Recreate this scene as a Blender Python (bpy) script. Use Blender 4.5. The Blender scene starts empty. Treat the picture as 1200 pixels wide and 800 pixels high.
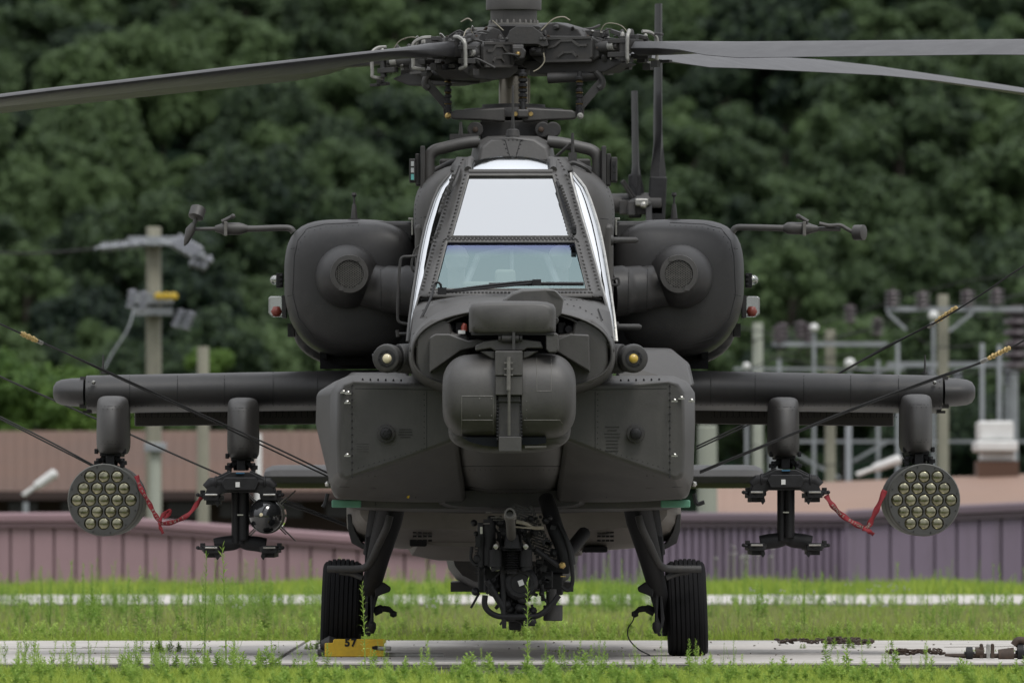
import bpy, bmesh, math, random
import numpy as np
from mathutils import Vector, Matrix
from mathutils.bvhtree import BVHTree
random.seed(7); rng = np.random.default_rng(7)
S = bpy.context.scene
COL = S.collection
PI = math.pi
# ------------------------------------------------------------------ camera
F = 12935.0; DC = 65.0; HC = 0.85; YH = 601.0       # focal length in photo pixels, distance to main wheels, lens height, horizon row
cam = bpy.data.cameras.new('camera'); co = bpy.data.objects.new('camera', cam); COL.objects.link(co); S.camera = co
co.location = (0, -DC, HC); co.rotation_euler = (PI/2, 0, 0)
cam.sensor_width = 36; cam.lens = 36*F/1200; cam.shift_y = (YH-400)/1200
cam.clip_start = 1; cam.clip_end = 5000
cam.dof.use_dof = True; cam.dof.focus_distance = 63.2; cam.dof.aperture_fstop = 7.0
S.render.resolution_x = 1024; S.render.resolution_y = 682
# ------------------------------------------------------------------ light
SUN_EL, SUN_AZ = math.radians(58), math.radians(150)
w = bpy.data.worlds.new('World'); S.world = w; w.use_nodes = True
nt = w.node_tree; nt.nodes.clear()
out = nt.nodes.new('ShaderNodeOutputWorld'); bg = nt.nodes.new('ShaderNodeBackground')
sky = nt.nodes.new('ShaderNodeTexSky'); sky.sky_type = 'NISHITA'; sky.sun_disc = False
sky.sun_elevation = SUN_EL; sky.sun_rotation = SUN_AZ
tc = nt.nodes.new('ShaderNodeTexCoord'); nz = nt.nodes.new('ShaderNodeTexNoise'); nz.inputs['Scale'].default_value = 1.6; nz.inputs['Detail'].default_value = 5
cr = nt.nodes.new('ShaderNodeValToRGB'); cr.color_ramp.elements[0].position = .3; cr.color_ramp.elements[0].color = (8.9, 9.1, 9.5, 1)
cr.color_ramp.elements[1].position = .7; cr.color_ramp.elements[1].color = (11.0, 11.1, 11.4, 1)
mx = nt.nodes.new('ShaderNodeMix'); mx.data_type = 'RGBA'; mx.inputs[0].default_value = .88
nt.links.new(tc.outputs['Generated'], nz.inputs['Vector']); nt.links.new(nz.outputs['Fac'], cr.inputs['Fac'])
nt.links.new(sky.outputs[0], mx.inputs[6]); nt.links.new(cr.outputs[0], mx.inputs[7])
# overcast sky: brighter overhead than at the horizon
sx = nt.nodes.new('ShaderNodeSeparateXYZ'); nt.links.new(tc.outputs['Generated'], sx.inputs[0])
gr_ = nt.nodes.new('ShaderNodeMapRange'); gr_.inputs[1].default_value = 0; gr_.inputs[2].default_value = 1; gr_.inputs[3].default_value = .38; gr_.inputs[4].default_value = 1.42; nt.links.new(sx.outputs[2], gr_.inputs[0])
vs_ = nt.nodes.new('ShaderNodeVectorMath'); vs_.operation = 'SCALE'; nt.links.new(mx.outputs[2], vs_.inputs[0]); nt.links.new(gr_.outputs[0], vs_.inputs['Scale'])
nt.links.new(vs_.outputs[0], bg.inputs['Color']); bg.inputs['Strength'].default_value = .128
nt.links.new(bg.outputs[0], out.inputs['Surface'])
sl = bpy.data.lights.new('sun', 'SUN'); so = bpy.data.objects.new('sun', sl); COL.objects.link(so)
sl.energy = 1.5; sl.angle = math.radians(18); sl.color = (1, .97, .92)
dsun = Vector((math.sin(SUN_AZ)*math.cos(SUN_EL), math.cos(SUN_AZ)*math.cos(SUN_EL), math.sin(SUN_EL)))
so.rotation_euler = dsun.to_track_quat('Z', 'Y').to_euler(); so.location = (10, -20, 30)
S.view_settings.view_transform = 'Standard'; S.view_settings.look = 'None'; S.view_settings.exposure = 0; S.view_settings.gamma = 1
S.render.engine = 'CYCLES'

# ------------------------------------------------------------------ helpers
def sc(y): return (DC+y)/F
def X(px, y): return (px-600)*sc(y)
def Z(py, y): return HC-(py-YH)*sc(y)
def P(px, py, y): return Vector((X(px, y), y, Z(py, y)))
XM = 2*X(602.5, 1.0)                                   # mirror plane of the helicopter

class MB:
    def __init__(s): s.v = []; s.f = []; s.m = []; s.mi = 0
    def add(s, vs, fs):
        b = len(s.v); s.v += [tuple(v) for v in vs]; s.f += [tuple(b+i for i in f) for f in fs]; s.m += [s.mi]*len(fs); return s
    def box(s, c, size, rot=None):
        hx, hy, hz = size[0]/2, size[1]/2, size[2]/2
        R = rot if rot is not None else Matrix.Identity(3); c = Vector(c)
        vs = [c+R@Vector((x*hx, y*hy, z*hz)) for x in (-1, 1) for y in (-1, 1) for z in (-1, 1)]
        return s.add(vs, [(0, 1, 3, 2), (4, 6, 7, 5), (0, 4, 5, 1), (2, 3, 7, 6), (0, 2, 6, 4), (1, 5, 7, 3)])
    def pbox(s, x0, py0, x1, py1, ya, yb):             # box whose front face spans a photo rectangle
        a = P(x0, py0, ya); b = P(x1, py1, ya)
        return s.box(((a.x+b.x)/2, (ya+yb)/2, (a.z+b.z)/2), (abs(b.x-a.x), abs(yb-ya), abs(a.z-b.z)))
    def bar(s, a, b, wx, wy):
        a = Vector(a); b = Vector(b); d = b-a
        return s.box((a+b)/2, (wx, wy, d.length), d.to_track_quat('Z', 'Y').to_matrix())
    def tube(s, pts, r, n=10, caps=True, closed=False):
        pts = [Vector(p) for p in pts]; k = len(pts); rs = r if isinstance(r, (list, tuple)) else [r]*k
        t = (pts[1]-pts[0]).normalized(); u = t.orthogonal().normalized(); vs = []; fs = []
        for i, p in enumerate(pts):
            if closed: t2 = (pts[(i+1) % k]-pts[i-1]).normalized()
            else: t2 = ((pts[min(i+1, k-1)]-pts[max(i-1, 0)])).normalized()
            u = (u-t2*u.dot(t2)).normalized(); q = t2.cross(u)
            vs += [p+(u*math.cos(2*PI*j/n)+q*math.sin(2*PI*j/n))*rs[i] for j in range(n)]
        for i in range(k if closed else k-1):
            for j in range(n):
                a = i*n+j; b = i*n+(j+1) % n; i2 = (i+1) % k; fs.append((a, b, i2*n+(j+1) % n, i2*n+j))
        if caps and not closed: fs.append(tuple(range(n))[::-1]); fs.append(tuple((k-1)*n+j for j in range(n)))
        return s.add(vs, fs)
    def lathe(s, prof, o, axis='y', n=32, ang=None):    # prof: (distance along axis, radius)
        o = Vector(o); A = {'x': Vector((1, 0, 0)), 'y': Vector((0, 1, 0)), 'z': Vector((0, 0, 1))}[axis] if isinstance(axis, str) else Vector(axis).normalized()
        u = A.orthogonal().normalized(); q = A.cross(u); vs = []; fs = []; k = len(prof)
        for t, r in prof: vs += [o+A*t+(u*math.cos(2*PI*j/n)+q*math.sin(2*PI*j/n))*max(r, 1e-4) for j in range(n)]
        for i in range(k-1):
            for j in range(n): fs.append((i*n+j, i*n+(j+1) % n, (i+1)*n+(j+1) % n, (i+1)*n+j))
        fs.append(tuple(range(n))[::-1]); fs.append(tuple((k-1)*n+j for j in range(n)))
        return s.add(vs, fs)
    def loft(s, rings, cap=(True, True), closed=True):
        n = len(rings[0]); vs = [p for r in rings for p in r]; fs = []
        for i in range(len(rings)-1):
            for j in range(n if closed else n-1):
                fs.append((i*n+j, i*n+(j+1) % n, (i+1)*n+(j+1) % n, (i+1)*n+j))
        if cap[0]: fs.append(tuple(range(n))[::-1])
        if cap[1]: fs.append(tuple((len(rings)-1)*n+j for j in range(n)))
        return s.add(vs, fs)
    def prism(s, poly, ya, yb, px=True):                # polygon in the frontal plane, given depth
        a = [P(x, y, ya) for x, y in poly] if px else [Vector((x, ya, z)) for x, z in poly]
        b = [Vector((p.x, yb, p.z)) for p in a]; n = len(a)
        return s.add(a+b, [tuple(range(n)), tuple(range(n, 2*n))[::-1]]+[(i, (i+1) % n, n+(i+1) % n, n+i) for i in range(n)])
    def bolt(s, p, r, d=(0, -1, 0), h=None, n=6):
        h = h or r*.7; d = Vector(d).normalized()
        return s.lathe([(-h*.3, r), (h*.6, r*.85), (h, r*.35)], p, d, n)
    def join(s, o): b = len(s.v); s.v += o.v; s.f += [tuple(b+i for i in f) for f in o.f]; s.m += o.m; return s
    def mirror(s):
        o = MB(); o.v = [(XM-x, y, z) for x, y, z in s.v]; o.f = [f[::-1] for f in s.f]; o.m = list(s.m); return o
    def xf(s, M): s.v = [tuple(M@Vector(v)) for v in s.v]; return s
    def mesh(s, name):
        me = bpy.data.meshes.new(name); me.from_pydata(s.v, [], s.f); me.validate()
        bm = bmesh.new(); bm.from_mesh(me); bmesh.ops.recalc_face_normals(bm, faces=bm.faces); bm.to_mesh(me); bm.free()
        return me
def tag(o, label=None, cat=None, group=None, kind=None):
    if label: o['label'] = label
    if cat: o['category'] = cat
    if group: o['group'] = group
    if kind: o['kind'] = kind
    return o
def part(name, mb, mat, parent=None, smooth=38, bevel=0, seg=2, sub=0, solid=0, label=None, kind=None):
    me = mb.mesh(name) if isinstance(mb, MB) else mb
    mats = mat if isinstance(mat, (list, tuple)) else [mat]
    if not me.materials:
        for m in mats: me.materials.append(m)
        if isinstance(mb, MB) and len(mats) > 1 and len(me.polygons) == len(mb.m): me.polygons.foreach_set('material_index', mb.m)
    o = bpy.data.objects.new(name, me); COL.objects.link(o)
    if smooth:
        me.shade_smooth()
        if not sub or sub < 0: me.set_sharp_from_angle(angle=math.radians(smooth))
    else: me.shade_flat()
    if solid: m = o.modifiers.new('s', 'SOLIDIFY'); m.thickness = solid; m.offset = -1
    if bevel:
        m = o.modifiers.new('b', 'BEVEL'); m.width = bevel; m.segments = seg; m.limit_method = 'ANGLE'; m.angle_limit = math.radians(35); m.harden_normals = True
    if sub > 0:
        m = o.modifiers.new('u', 'SUBSURF'); m.levels = sub; m.render_levels = sub
    if parent:
        o.parent = parent; o.matrix_parent_inverse = world_of(parent).inverted()
    if label: o['label'] = label
    if kind: o['kind'] = kind
    return o
def world_of(o):
    M = o.matrix_parent_inverse @ o.matrix_basis if o.parent else o.matrix_basis.copy()
    return world_of(o.parent) @ M if o.parent else M
def thing(name, loc, label, cat, group=None):
    o = bpy.data.objects.new(name, None); COL.objects.link(o); o.location = loc; o.empty_display_size = .2
    return tag(o, label, cat, group)
def copy_tree(o, parent=None):
    c = o.copy(); COL.objects.link(c)
    if parent: c.parent = parent
    for ch in o.children: copy_tree(ch, c)
    return c
def superring(cx, cy, hw, hh, y, n=24, e=2.5, eb=None, rot=0, hb=None):   # closed superellipse in photo pixels at depth y
    r = []
    for i in range(n):
        a = 2*PI*i/n+rot; c, s_ = math.cos(a), math.sin(a); ee = e if s_ > 0 or eb is None else eb
        k = (abs(c)**ee+abs(s_)**ee)**(-1/ee)
        r.append(P(cx+hw*k*c, cy-(hh if s_ > 0 or hb is None else hb)*k*s_, y))
    return r
def catmull(pts, m=6):
    pts = [Vector(p) for p in pts]; q = [pts[0]*2-pts[1]]+pts+[pts[-1]*2-pts[-2]]; r = []
    for i in range(1, len(q)-2):
        for k in range(m):
            t = k/m; a, b, c, d = q[i-1], q[i], q[i+1], q[i+2]
            r.append(.5*((2*b)+(c-a)*t+(2*a-5*b+4*c-d)*t*t+(3*b-a-3*c+d)*t**3))
    return r+[pts[-1]]
def lerp(a, b, t): return a+(b-a)*t

# ------------------------------------------------------------------ materials
def mat(name, col, rough=.6, metal=0, var=.15, scale=6, bump=0, bscale=80, spec=.5, dirt=None, dscale=2.5, damt=.4, coat=0, streak=None):
    m = bpy.data.materials.new(name); m.use_nodes = True; N = m.node_tree.nodes; L = m.node_tree.links
    b = N['Principled BSDF']; b.inputs['Roughness'].default_value = rough; b.inputs['Metallic'].default_value = metal
    b.inputs['Specular IOR Level'].default_value = spec; b.inputs['Coat Weight'].default_value = coat
    g = N.new('ShaderNodeNewGeometry')
    n1 = N.new('ShaderNodeTexNoise'); n1.inputs['Scale'].default_value = scale; n1.inputs['Detail'].default_value = 6; n1.inputs['Roughness'].default_value = .65
    L.new(g.outputs['Position'], n1.inputs['Vector'])
    hs = N.new('ShaderNodeMapRange'); hs.inputs[1].default_value = .3; hs.inputs[2].default_value = .7; hs.inputs[3].default_value = 1-var; hs.inputs[4].default_value = 1+var
    L.new(n1.outputs['Fac'], hs.inputs[0])
    v = N.new('ShaderNodeVectorMath'); v.operation = 'SCALE'; v.inputs[0].default_value = col; L.new(hs.outputs[0], v.inputs['Scale'])
    last = v.outputs[0]
    if dirt:
        n2 = N.new('ShaderNodeTexNoise'); n2.inputs['Scale'].default_value = dscale; n2.inputs['Detail'].default_value = 8; n2.inputs['Roughness'].default_value = .75
        if streak:
            mp = N.new('ShaderNodeVectorMath'); mp.operation = 'MULTIPLY'; mp.inputs[1].default_value = streak; L.new(g.outputs['Position'], mp.inputs[0]); L.new(mp.outputs[0], n2.inputs['Vector'])
        else: L.new(g.outputs['Position'], n2.inputs['Vector'])
        r2 = N.new('ShaderNodeMapRange'); r2.inputs[1].default_value = .5; r2.inputs[2].default_value = .78; r2.inputs[3].default_value = 0; r2.inputs[4].default_value = damt
        L.new(n2.outputs['Fac'], r2.inputs[0])
        mi = N.new('ShaderNodeMix'); mi.data_type = 'RGBA'; L.new(r2.outputs[0], mi.inputs[0]); L.new(last, mi.inputs[6]); mi.inputs[7].default_value = (*dirt, 1); last = mi.outputs[2]
    L.new(last, b.inputs['Base Color'])
    rr = N.new('ShaderNodeMapRange'); rr.inputs[3].default_value = max(rough-.1, .02); rr.inputs[4].default_value = min(rough+.1, 1); L.new(n1.outputs['Fac'], rr.inputs[0]); L.new(rr.outputs[0], b.inputs['Roughness'])
    if bump:
        n3 = N.new('ShaderNodeTexNoise'); n3.inputs['Scale'].default_value = bscale; n3.inputs['Detail'].default_value = 4; L.new(g.outputs['Position'], n3.inputs['Vector'])
        bp = N.new('ShaderNodeBump'); bp.inputs['Strength'].default_value = bump; bp.inputs['Distance'].default_value = .01; L.new(n3.outputs['Fac'], bp.inputs['Height']); L.new(bp.outputs[0], b.inputs['Normal'])
    return m
paint = mat('olive grey paint', (.040, .0375, .0345), .54, var=.24, scale=5, bump=.07, bscale=60, spec=.75, dirt=(.085, .08, .072), dscale=1.4, damt=.42, streak=(5, 5, 1.1))
paint_d = mat('weathered dark paint', (.032, .031, .030), .6, var=.2, scale=9, bump=.1, dirt=(.09, .075, .06), dscale=12, damt=.35)
paint_w = mat('wing paint', (.027, .0262, .026), .5, var=.10, scale=4, bump=.05, dirt=(.09, .085, .08), dscale=7, damt=.25)
belly_m = mat('bounce-lit belly paint', (0.256, 0.232, 0.208), .6, var=.15, scale=3, bump=.05, dirt=(.08, .07, .065), dscale=6, damt=.5)  # hull paint made paler to imitate light bounced off the concrete
black = mat('black steel', (.013, .013, .014), .58, var=.3, scale=20, bump=.1, spec=.32)
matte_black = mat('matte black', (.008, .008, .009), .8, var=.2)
stencil_m = mat('faded stencil', (.024, .023, .022), .7)
flap_m = mat('flap paint', (.075, .068, .062), .55, var=.2, scale=6, dirt=(.03, .028, .026), dscale=5, damt=.6)
line_m = mat('panel gap', (.018, .018, .018), .8, var=.1)
edge_m = mat('worn raised edge', (.12, .115, .105), .5, var=.25, scale=30)
steel = mat('bare steel', (.42, .41, .38), .3, metal=1, var=.2, scale=30)
brass = mat('brass fitting', (.42, .30, .12), .38, metal=1, var=.3, scale=40)
gunmetal = mat('mast metal', (.20, .18, .145), .3, metal=.6, var=.2, scale=8)
blade_m = mat('blade skin', (.022, .0215, .023), .46, var=.10, scale=6, bump=.05, dirt=(.075, .073, .073), dscale=14, damt=.3)
clampm = mat('worn aluminium clamp', (0.272, 0.268, 0.248), .5, metal=.3, var=.25, scale=30)
rubber = mat('tyre rubber', (.009, .009, .010), .85, var=.2, scale=20, bump=.15, dirt=(.025, .023, .02), dscale=9, damt=.2, spec=.2)
yellow = mat('yellow chock paint', (.66, .43, .02), .5, var=.15, scale=10, dirt=(.25, .16, .04), dscale=22, damt=.35)
white = mat('white paint', (0.600, 0.600, 0.584), .5, var=.08)
red = mat('red cloth', (.20, .014, .02), .8, var=.25, scale=40)
redl = mat('red lens', (.22, .045, .03), .3, var=.1)
green_t = mat('green tape', (.09, .24, .16), .5, var=.15)
rope_m = mat('black rope', (.012, .012, .012), .7, var=.3, scale=90)
wire_m = mat('braided lead', (.22, .20, .15), .5, var=.2)
rust = mat('rusty metal', (.045, .028, .018), .7, var=.35, scale=40)
pod_m = mat('pod face metal', (.070, .070, .066), .45, metal=.35, var=.12, scale=12, bump=.08, dirt=(.05, .05, .04), dscale=14, damt=.5) #(0.160, 0.160, 0.156), .45, metal=.35, var=.12, scale=12, bump=.08, dirt=(.09, .09, .07), dscale=14, damt=.5)
pod_side = mat('pod body paint', (0.092, 0.092, 0.080), .55, var=.12, scale=9)
tube_m = mat('olive anodised tube', (.25, .24, .17), .20, metal=1, var=.45, scale=30)
lens_m = mat('lamp lens', (0.680, 0.600, 0.400), .12, var=.05, coat=1)
lens_y = mat('amber sensor', (.5, .34, .05), .25, var=.1, coat=1)

concrete = mat('concrete', (.45, .425, .395), .85, var=.10, scale=1.3, bump=.2, bscale=40, dirt=(.17, .155, .135), dscale=.55, damt=.85)
seam_m = mat('joint filler', (.10, .095, .085), .9, var=.2)
soil = mat('soil and thatch', (0.060, 0.068, 0.026), .95, var=.4, scale=1.5, bump=.4, bscale=20, dirt=(.14, .12, .07), dscale=.8, damt=.6)
hill_m = mat('forest floor', (.008, .014, .009), 1, var=.5, scale=.2, spec=0)
pink_wall = mat('dusty pink sheet', (0.294, 0.192, 0.206), .6, var=.06, scale=.8, dirt=(.19, .13, .14), dscale=1.2, damt=.8, streak=(3, 3, .25))
mauve_wall = mat('mauve sheet', (0.178, 0.139, 0.187), .6, var=.06, scale=.8, dirt=(.10, .08, .095), dscale=1.2, damt=.8, streak=(3, 3, .25))
cap_m = mat('mauve flashing', (0.124, 0.092, 0.112), .55, var=.08, scale=.5)
cap_p = mat('pink flashing', (0.253, 0.161, 0.178), .55, var=.08, scale=.5)
roof_b = mat('brown roof', (.092, .048, .030), .8, var=.18, scale=.35, bump=.1)
wall_b = mat('brown wall', (.036, .022, .019), .85, var=.18, scale=.5)
roof_t = mat('tan roof', (.235, .150, .110), .8, var=.10, scale=.5, dirt=(.22, .16, .14), dscale=.4, damt=.5)
pole_m = mat('concrete pole', (0.216, 0.208, 0.160), .85, var=.14, scale=1.5, dirt=(.15, .16, .12), dscale=2, damt=.6)
pole_g = mat('pale grey green pole', (0.272, 0.288, 0.240), .8, var=.08, scale=1.5)
galv = mat('galvanised beam', (.25, .265, .28), .5, var=.15, scale=3)
porc = mat('brown porcelain', (.05, .035, .04), .3, var=.2)
porc_g = mat('grey porcelain', (0.208, 0.216, 0.240), .35, var=.2)
def leaf_mat(name, c1, c2, trans=.25, scale=.35, ovar=.6, nvar=None):
    m = bpy.data.materials.new(name); m.use_nodes = True; N = m.node_tree.nodes; L = m.node_tree.links; N.clear()
    o = N.new('ShaderNodeOutputMaterial'); d = N.new('ShaderNodeBsdfPrincipled'); d.inputs['Roughness'].default_value = .65; d.inputs['Specular IOR Level'].default_value = .25
    t = N.new('ShaderNodeBsdfTranslucent'); mi = N.new('ShaderNodeMixShader'); mi.inputs[0].default_value = trans
    g = N.new('ShaderNodeNewGeometry'); oi = N.new('ShaderNodeObjectInfo')
    n = N.new('ShaderNodeTexNoise'); n.inputs['Scale'].default_value = scale; n.inputs['Detail'].default_value = 5; L.new(g.outputs['Position'], n.inputs['Vector'])
    a = N.new('ShaderNodeMath'); a.operation = 'MULTIPLY_ADD'; a.inputs[1].default_value = .55; L.new(g.outputs['Random Per Island'], a.inputs[0])
    s = N.new('ShaderNodeMath'); s.operation = 'MULTIPLY_ADD'; s.inputs[1].default_value = ovar; s.inputs[2].default_value = -ovar/2; L.new(oi.outputs['Random'], s.inputs[0])
    s2 = N.new('ShaderNodeMath'); s2.operation = 'ADD'; L.new(n.outputs['Fac'], s2.inputs[0]); L.new(s.outputs[0], s2.inputs[1])
    s3 = N.new('ShaderNodeMath'); s3.operation = 'SUBTRACT'; s3.inputs[1].default_value = .27; L.new(s2.outputs[0], s3.inputs[0]); L.new(s3.outputs[0], a.inputs[2])
    r = N.new('ShaderNodeMix'); r.data_type = 'RGBA'; r.inputs[6].default_value = (*c1, 1); r.inputs[7].default_value = (*c2, 1); L.new(a.outputs[0], r.inputs[0])
    L.new(r.outputs[2], d.inputs['Base Color']); L.new(r.outputs[2], t.inputs['Color'])
    L.new(d.outputs[0], mi.inputs[1]); L.new(t.outputs[0], mi.inputs[2]); L.new(mi.outputs[0], o.inputs[0])
    return m
forest_m = leaf_mat('forest leaves', (.008, .020, .012), (.076, .122, .043), .2, .030, .9)
brush_m = leaf_mat('light brush leaves', (.05, .10, .025), (.13, .22, .04), .3, .4)
grass_m = leaf_mat('grass blades', (.13, .23, .025), (.42, .52, .09), .4, .55)
grass_dry = leaf_mat('dry grass', (.20, .22, .08), (.34, .33, .16), .3, .6)
weed_m = leaf_mat('weed leaves', (.16, .29, .045), (.44, .58, .14), .4, .8)
bark = mat('bark', (.05, .04, .032), .9, var=.3)
def glass(name, tint, refl, top=None, z0=0, z1=1, rough=.03):
    m = bpy.data.materials.new(name); m.use_nodes = True; N = m.node_tree.nodes; L = m.node_tree.links; N.clear()
    o = N.new('ShaderNodeOutputMaterial'); g = N.new('ShaderNodeBsdfGlossy'); g.inputs['Roughness'].default_value = rough
    t = N.new('ShaderNodeBsdfTransparent'); t.inputs['Color'].default_value = (.85, .9, .9, 1); mi = N.new('ShaderNodeMixShader'); mi.inputs[0].default_value = refl
    ge = N.new('ShaderNodeNewGeometry')
    if top:
        sp = N.new('ShaderNodeSeparateXYZ'); L.new(ge.outputs['Position'], sp.inputs[0])
        mr = N.new('ShaderNodeMapRange'); mr.inputs[1].default_value = z0; mr.inputs[2].default_value = z1; L.new(sp.outputs[2], mr.inputs[0])
        c = N.new('ShaderNodeValToRGB'); e = c.color_ramp.elements; e[0].position = 0; e[0].color = (*tint, 1); e[1].position = 1; e[1].color = (*top, 1)
        k = c.color_ramp.elements.new(.72); k.color = (tint[0]*.95, tint[1]*.98, tint[2], 1)
        L.new(mr.outputs[0], c.inputs[0]); L.new(c.outputs[0], g.inputs['Color'])
    else: g.inputs['Color'].default_value = (*tint, 1)
    n = N.new('ShaderNodeTexNoise'); n.inputs['Scale'].default_value = 3; L.new(ge.outputs['Position'], n.inputs['Vector'])
    b = N.new('ShaderNodeBump'); b.inputs['Strength'].default_value = .04; b.inputs['Distance'].default_value = .05; L.new(n.outputs['Fac'], b.inputs['Height']); L.new(b.outputs[0], g.inputs['Normal'])
    L.new(t.outputs[0], mi.inputs[1]); L.new(g.outputs[0], mi.inputs[2]); L.new(mi.outputs[0], o.inputs[0]); return m
clear_m = glass('clear lamp cover', (.85, .85, .82), .38)
glass_up = glass('coated upper glass', (.575, .585, .59), .86)
glass_lo = glass('tinted lower glass', (.44, .57, .57), .45, (.27, .28, .58), Z(339, -1.9), Z(284, -1.3))
glass_sd = glass('side glass', (.86, .88, .90), .92)
# ================================================================== THE SETTING
def DY(d): return d-DC
def pd(px, py, d): return P(px, py, DY(d))
def dground(py): return F*HC/(py-YH)
prof = [(-40, 0), (0, 0), (55, 0), (113, 0), (118, 0), (128, -.9), (138, -1.6), (200, -1.8), (560, -1.8), (600, 1.2), (640, 5.5), (720, 16), (820, 29.5), (920, 44), (1000, 56), (1200, 80), (1500, 95)]
gr = [(-400, 0), (0, 0), (55, 0), (113, 0), (118, 0), (122, -.3), (128, -.9), (138, -1.6), (200, -1.8), (560, -1.85), (600, -2.5), (5000, -2.5)]
def gz(d, pr=gr): return float(np.interp(d, [p[0] for p in pr], [p[1] for p in pr]))
m = MB(); xs = [-3000, -60, -20, 20, 60, 3000]; m.loft([[Vector((x, DY(d), gz(d)-.03)) for x in xs] for d, z in gr], (False, False), False)
tag(part('ground', m, soil, smooth=0), 'bare soil and low thatch under the grass strips', kind='structure')
m = MB(); hp = [(560, -1.9)]+prof[9:]; hx = np.linspace(-260, 260, 40)
m.loft([[Vector((x, DY(d), np.interp(d, [p[0] for p in hp], [p[1] for p in hp])+(1.5*math.sin(x*.07+d*.02)+1.1*math.sin(x*.19-d*.03))*min(1, max(0, (d-580)/80)))) for x in hx] for d in np.linspace(560, 1500, 40)], (False, False), False)
tag(part('hillside', m, hill_m), 'wooded hillside rising behind the airfield', kind='structure')
# concrete apron in slabs
def slabs(name, d0, d1, rows, wid, label, off=0):
    m = MB(); m.box((0, DY((d0+d1)/2), -.012), (60, d1-d0, .02))
    base = tag(part(name, m, seam_m, smooth=0), label, kind='structure')
    first = None; step = (d1-d0)/rows
    for r in range(rows):
        for c in range(-4, 5):
            if first is None:
                b = MB(); b.box((0, 0, 0), (wid-.03, step-.03, .05)); first = part('slab', b, concrete, base, smooth=0, bevel=.006, seg=1); o = first
            else: o = first.copy(); COL.objects.link(o)
            o.location = (c*wid+off, DY(d0+step*(r+.5)), -.016+random.uniform(-.001, .004))
    return base
slabs('concrete_apron', 62.2, 72.8, 2, 5.3, 'pale concrete apron the helicopter stands on', 1.3)
slabs('concrete_path', 103.2, 113.4, 2, 6.0, 'narrow pale concrete strip between the two bands of grass')

m = MB(); rr_ = random.Random(4)
for k in range(9):
    x = rr_.uniform(-4.5, 4.5); y = rr_.uniform(-2, 7); a = rr_.uniform(-.5, .5); pts = []
    for i in range(8): pts.append(Vector((x, y, .0165))); x += .12*math.cos(a)+rr_.uniform(-.03, .03); y += .3*math.sin(a)+rr_.uniform(-.09, .09)
    m.tube(pts, .0022, 4)
for k in range(200): m.bolt((rr_.uniform(-4.6, 4.6), rr_.uniform(-2.7, 7.5), .018), rr_.uniform(.003, .009), (rr_.uniform(-.4, .4), rr_.uniform(-.4, .4), 1), n=5)
tag(part('gravel', m, mat('grit', (.17, .155, .13), .9), smooth=0), 'small grit, crumbs and cracks on the pale concrete', kind='stuff')
# ---- forest
def crown_mesh(name, n_clump, per, rx, rz, leaf, seed, flat=.0):
    r = np.random.default_rng(seed); C = []; 
    for i in range(n_clump):
        a = r.uniform(0, 2*PI); u = r.uniform(-.45, 1); rr = math.sqrt(max(0, 1-u*u*.9))*r.uniform(.55, 1.0)
        C.append((rx*rr*math.cos(a), rx*rr*math.sin(a), rz*u*r.uniform(.75, 1.05), r.uniform(.24, .42)*rx))
    N = n_clump*per; cc = np.repeat(np.array(C), per, 0)
    d = r.normal(size=(N, 3)); d /= np.linalg.norm(d, axis=1)[:, None]; rad = cc[:, 3]*r.uniform(.55, 1.08, N)
    pos = cc[:, :3]+d*rad[:, None]*np.array([1, 1, .75])
    nrm = d+r.normal(size=(N, 3))*.55+np.array([0, 0, .35]); nrm /= np.linalg.norm(nrm, axis=1)[:, None]
    t = np.cross(nrm, r.normal(size=(N, 3))); t /= np.linalg.norm(t, axis=1)[:, None]; b = np.cross(nrm, t)
    sz = leaf*r.uniform(.6, 1.3, N)[:, None]
    vs = np.stack([pos-t*sz*.5, pos+b*sz*.32-nrm*sz*.06, pos+t*sz*.5, pos-b*sz*.32-nrm*sz*.06], 1).reshape(-1, 3)
    return quads(name, vs, 4)
def quads(name, vs, k):
    n = len(vs)//k; me = bpy.data.meshes.new(name); me.vertices.add(len(vs)); me.vertices.foreach_set('co', vs.astype(np.float32).ravel())
    me.loops.add(len(vs)); me.loops.foreach_set('vertex_index', np.arange(len(vs), dtype=np.int32))
    me.polygons.add(n); me.polygons.foreach_set('loop_start', np.arange(0, len(vs), k, dtype=np.int32))
    me.update(calc_edges=True); return me
variants = []
for i, (rx, rz, nc) in enumerate([(3.0, 3.0, 34), (2.6, 3.6, 32), (3.4, 2.8, 38), (2.3, 2.9, 28), (3.1, 3.8, 40)]):
    variants.append((crown_mesh('crown', nc, 300, rx, rz, .42, 100+i), rz))
tm = MB(); tm.tube([(0, 0, -1), (.05, 0, 3), (-.1, .1, 6)], [.22, .17, .08], 7)
for a in range(5): tm.tube([(0, 0, 2.5+a*.5), (math.cos(a*2.4)*1.6, math.sin(a*2.4)*1.6, 4.6+a*.5)], [.09, .03], 5)
trunk_me = tm.mesh('trunk')
protos = []
for me, rz in variants:
    t = thing('forest_tree', (0, 0, 0), 'x', 'tree'); part('trunk', trunk_me, bark, t); c = part('crown', me, forest_m, t, smooth=0); c.location = (0, 0, 4.4)
    protos.append(t)
kinds = ['rounded tree', 'oval tree', 'broad tree', 'slender tree', 'bushy tree']
ORD = 'one two three four five six seven eight nine ten eleven twelve thirteen fourteen fifteen sixteen seventeen eighteen nineteen twenty twenty-one twenty-two twenty-three twenty-four'.split()
LM = ['off the left frame edge', 'above the left wing tip', 'behind the tall left pole', 'left of the left engine', 'above the left engine', 'behind the left rotor arm', 'behind the rotor mast', 'behind the right rotor arm', 'above the right engine', 'right of the right engine', 'above the substation', 'above the right wing tip', 'off the right frame edge']
first = [True]*5; tr = 0; used = set()
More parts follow.
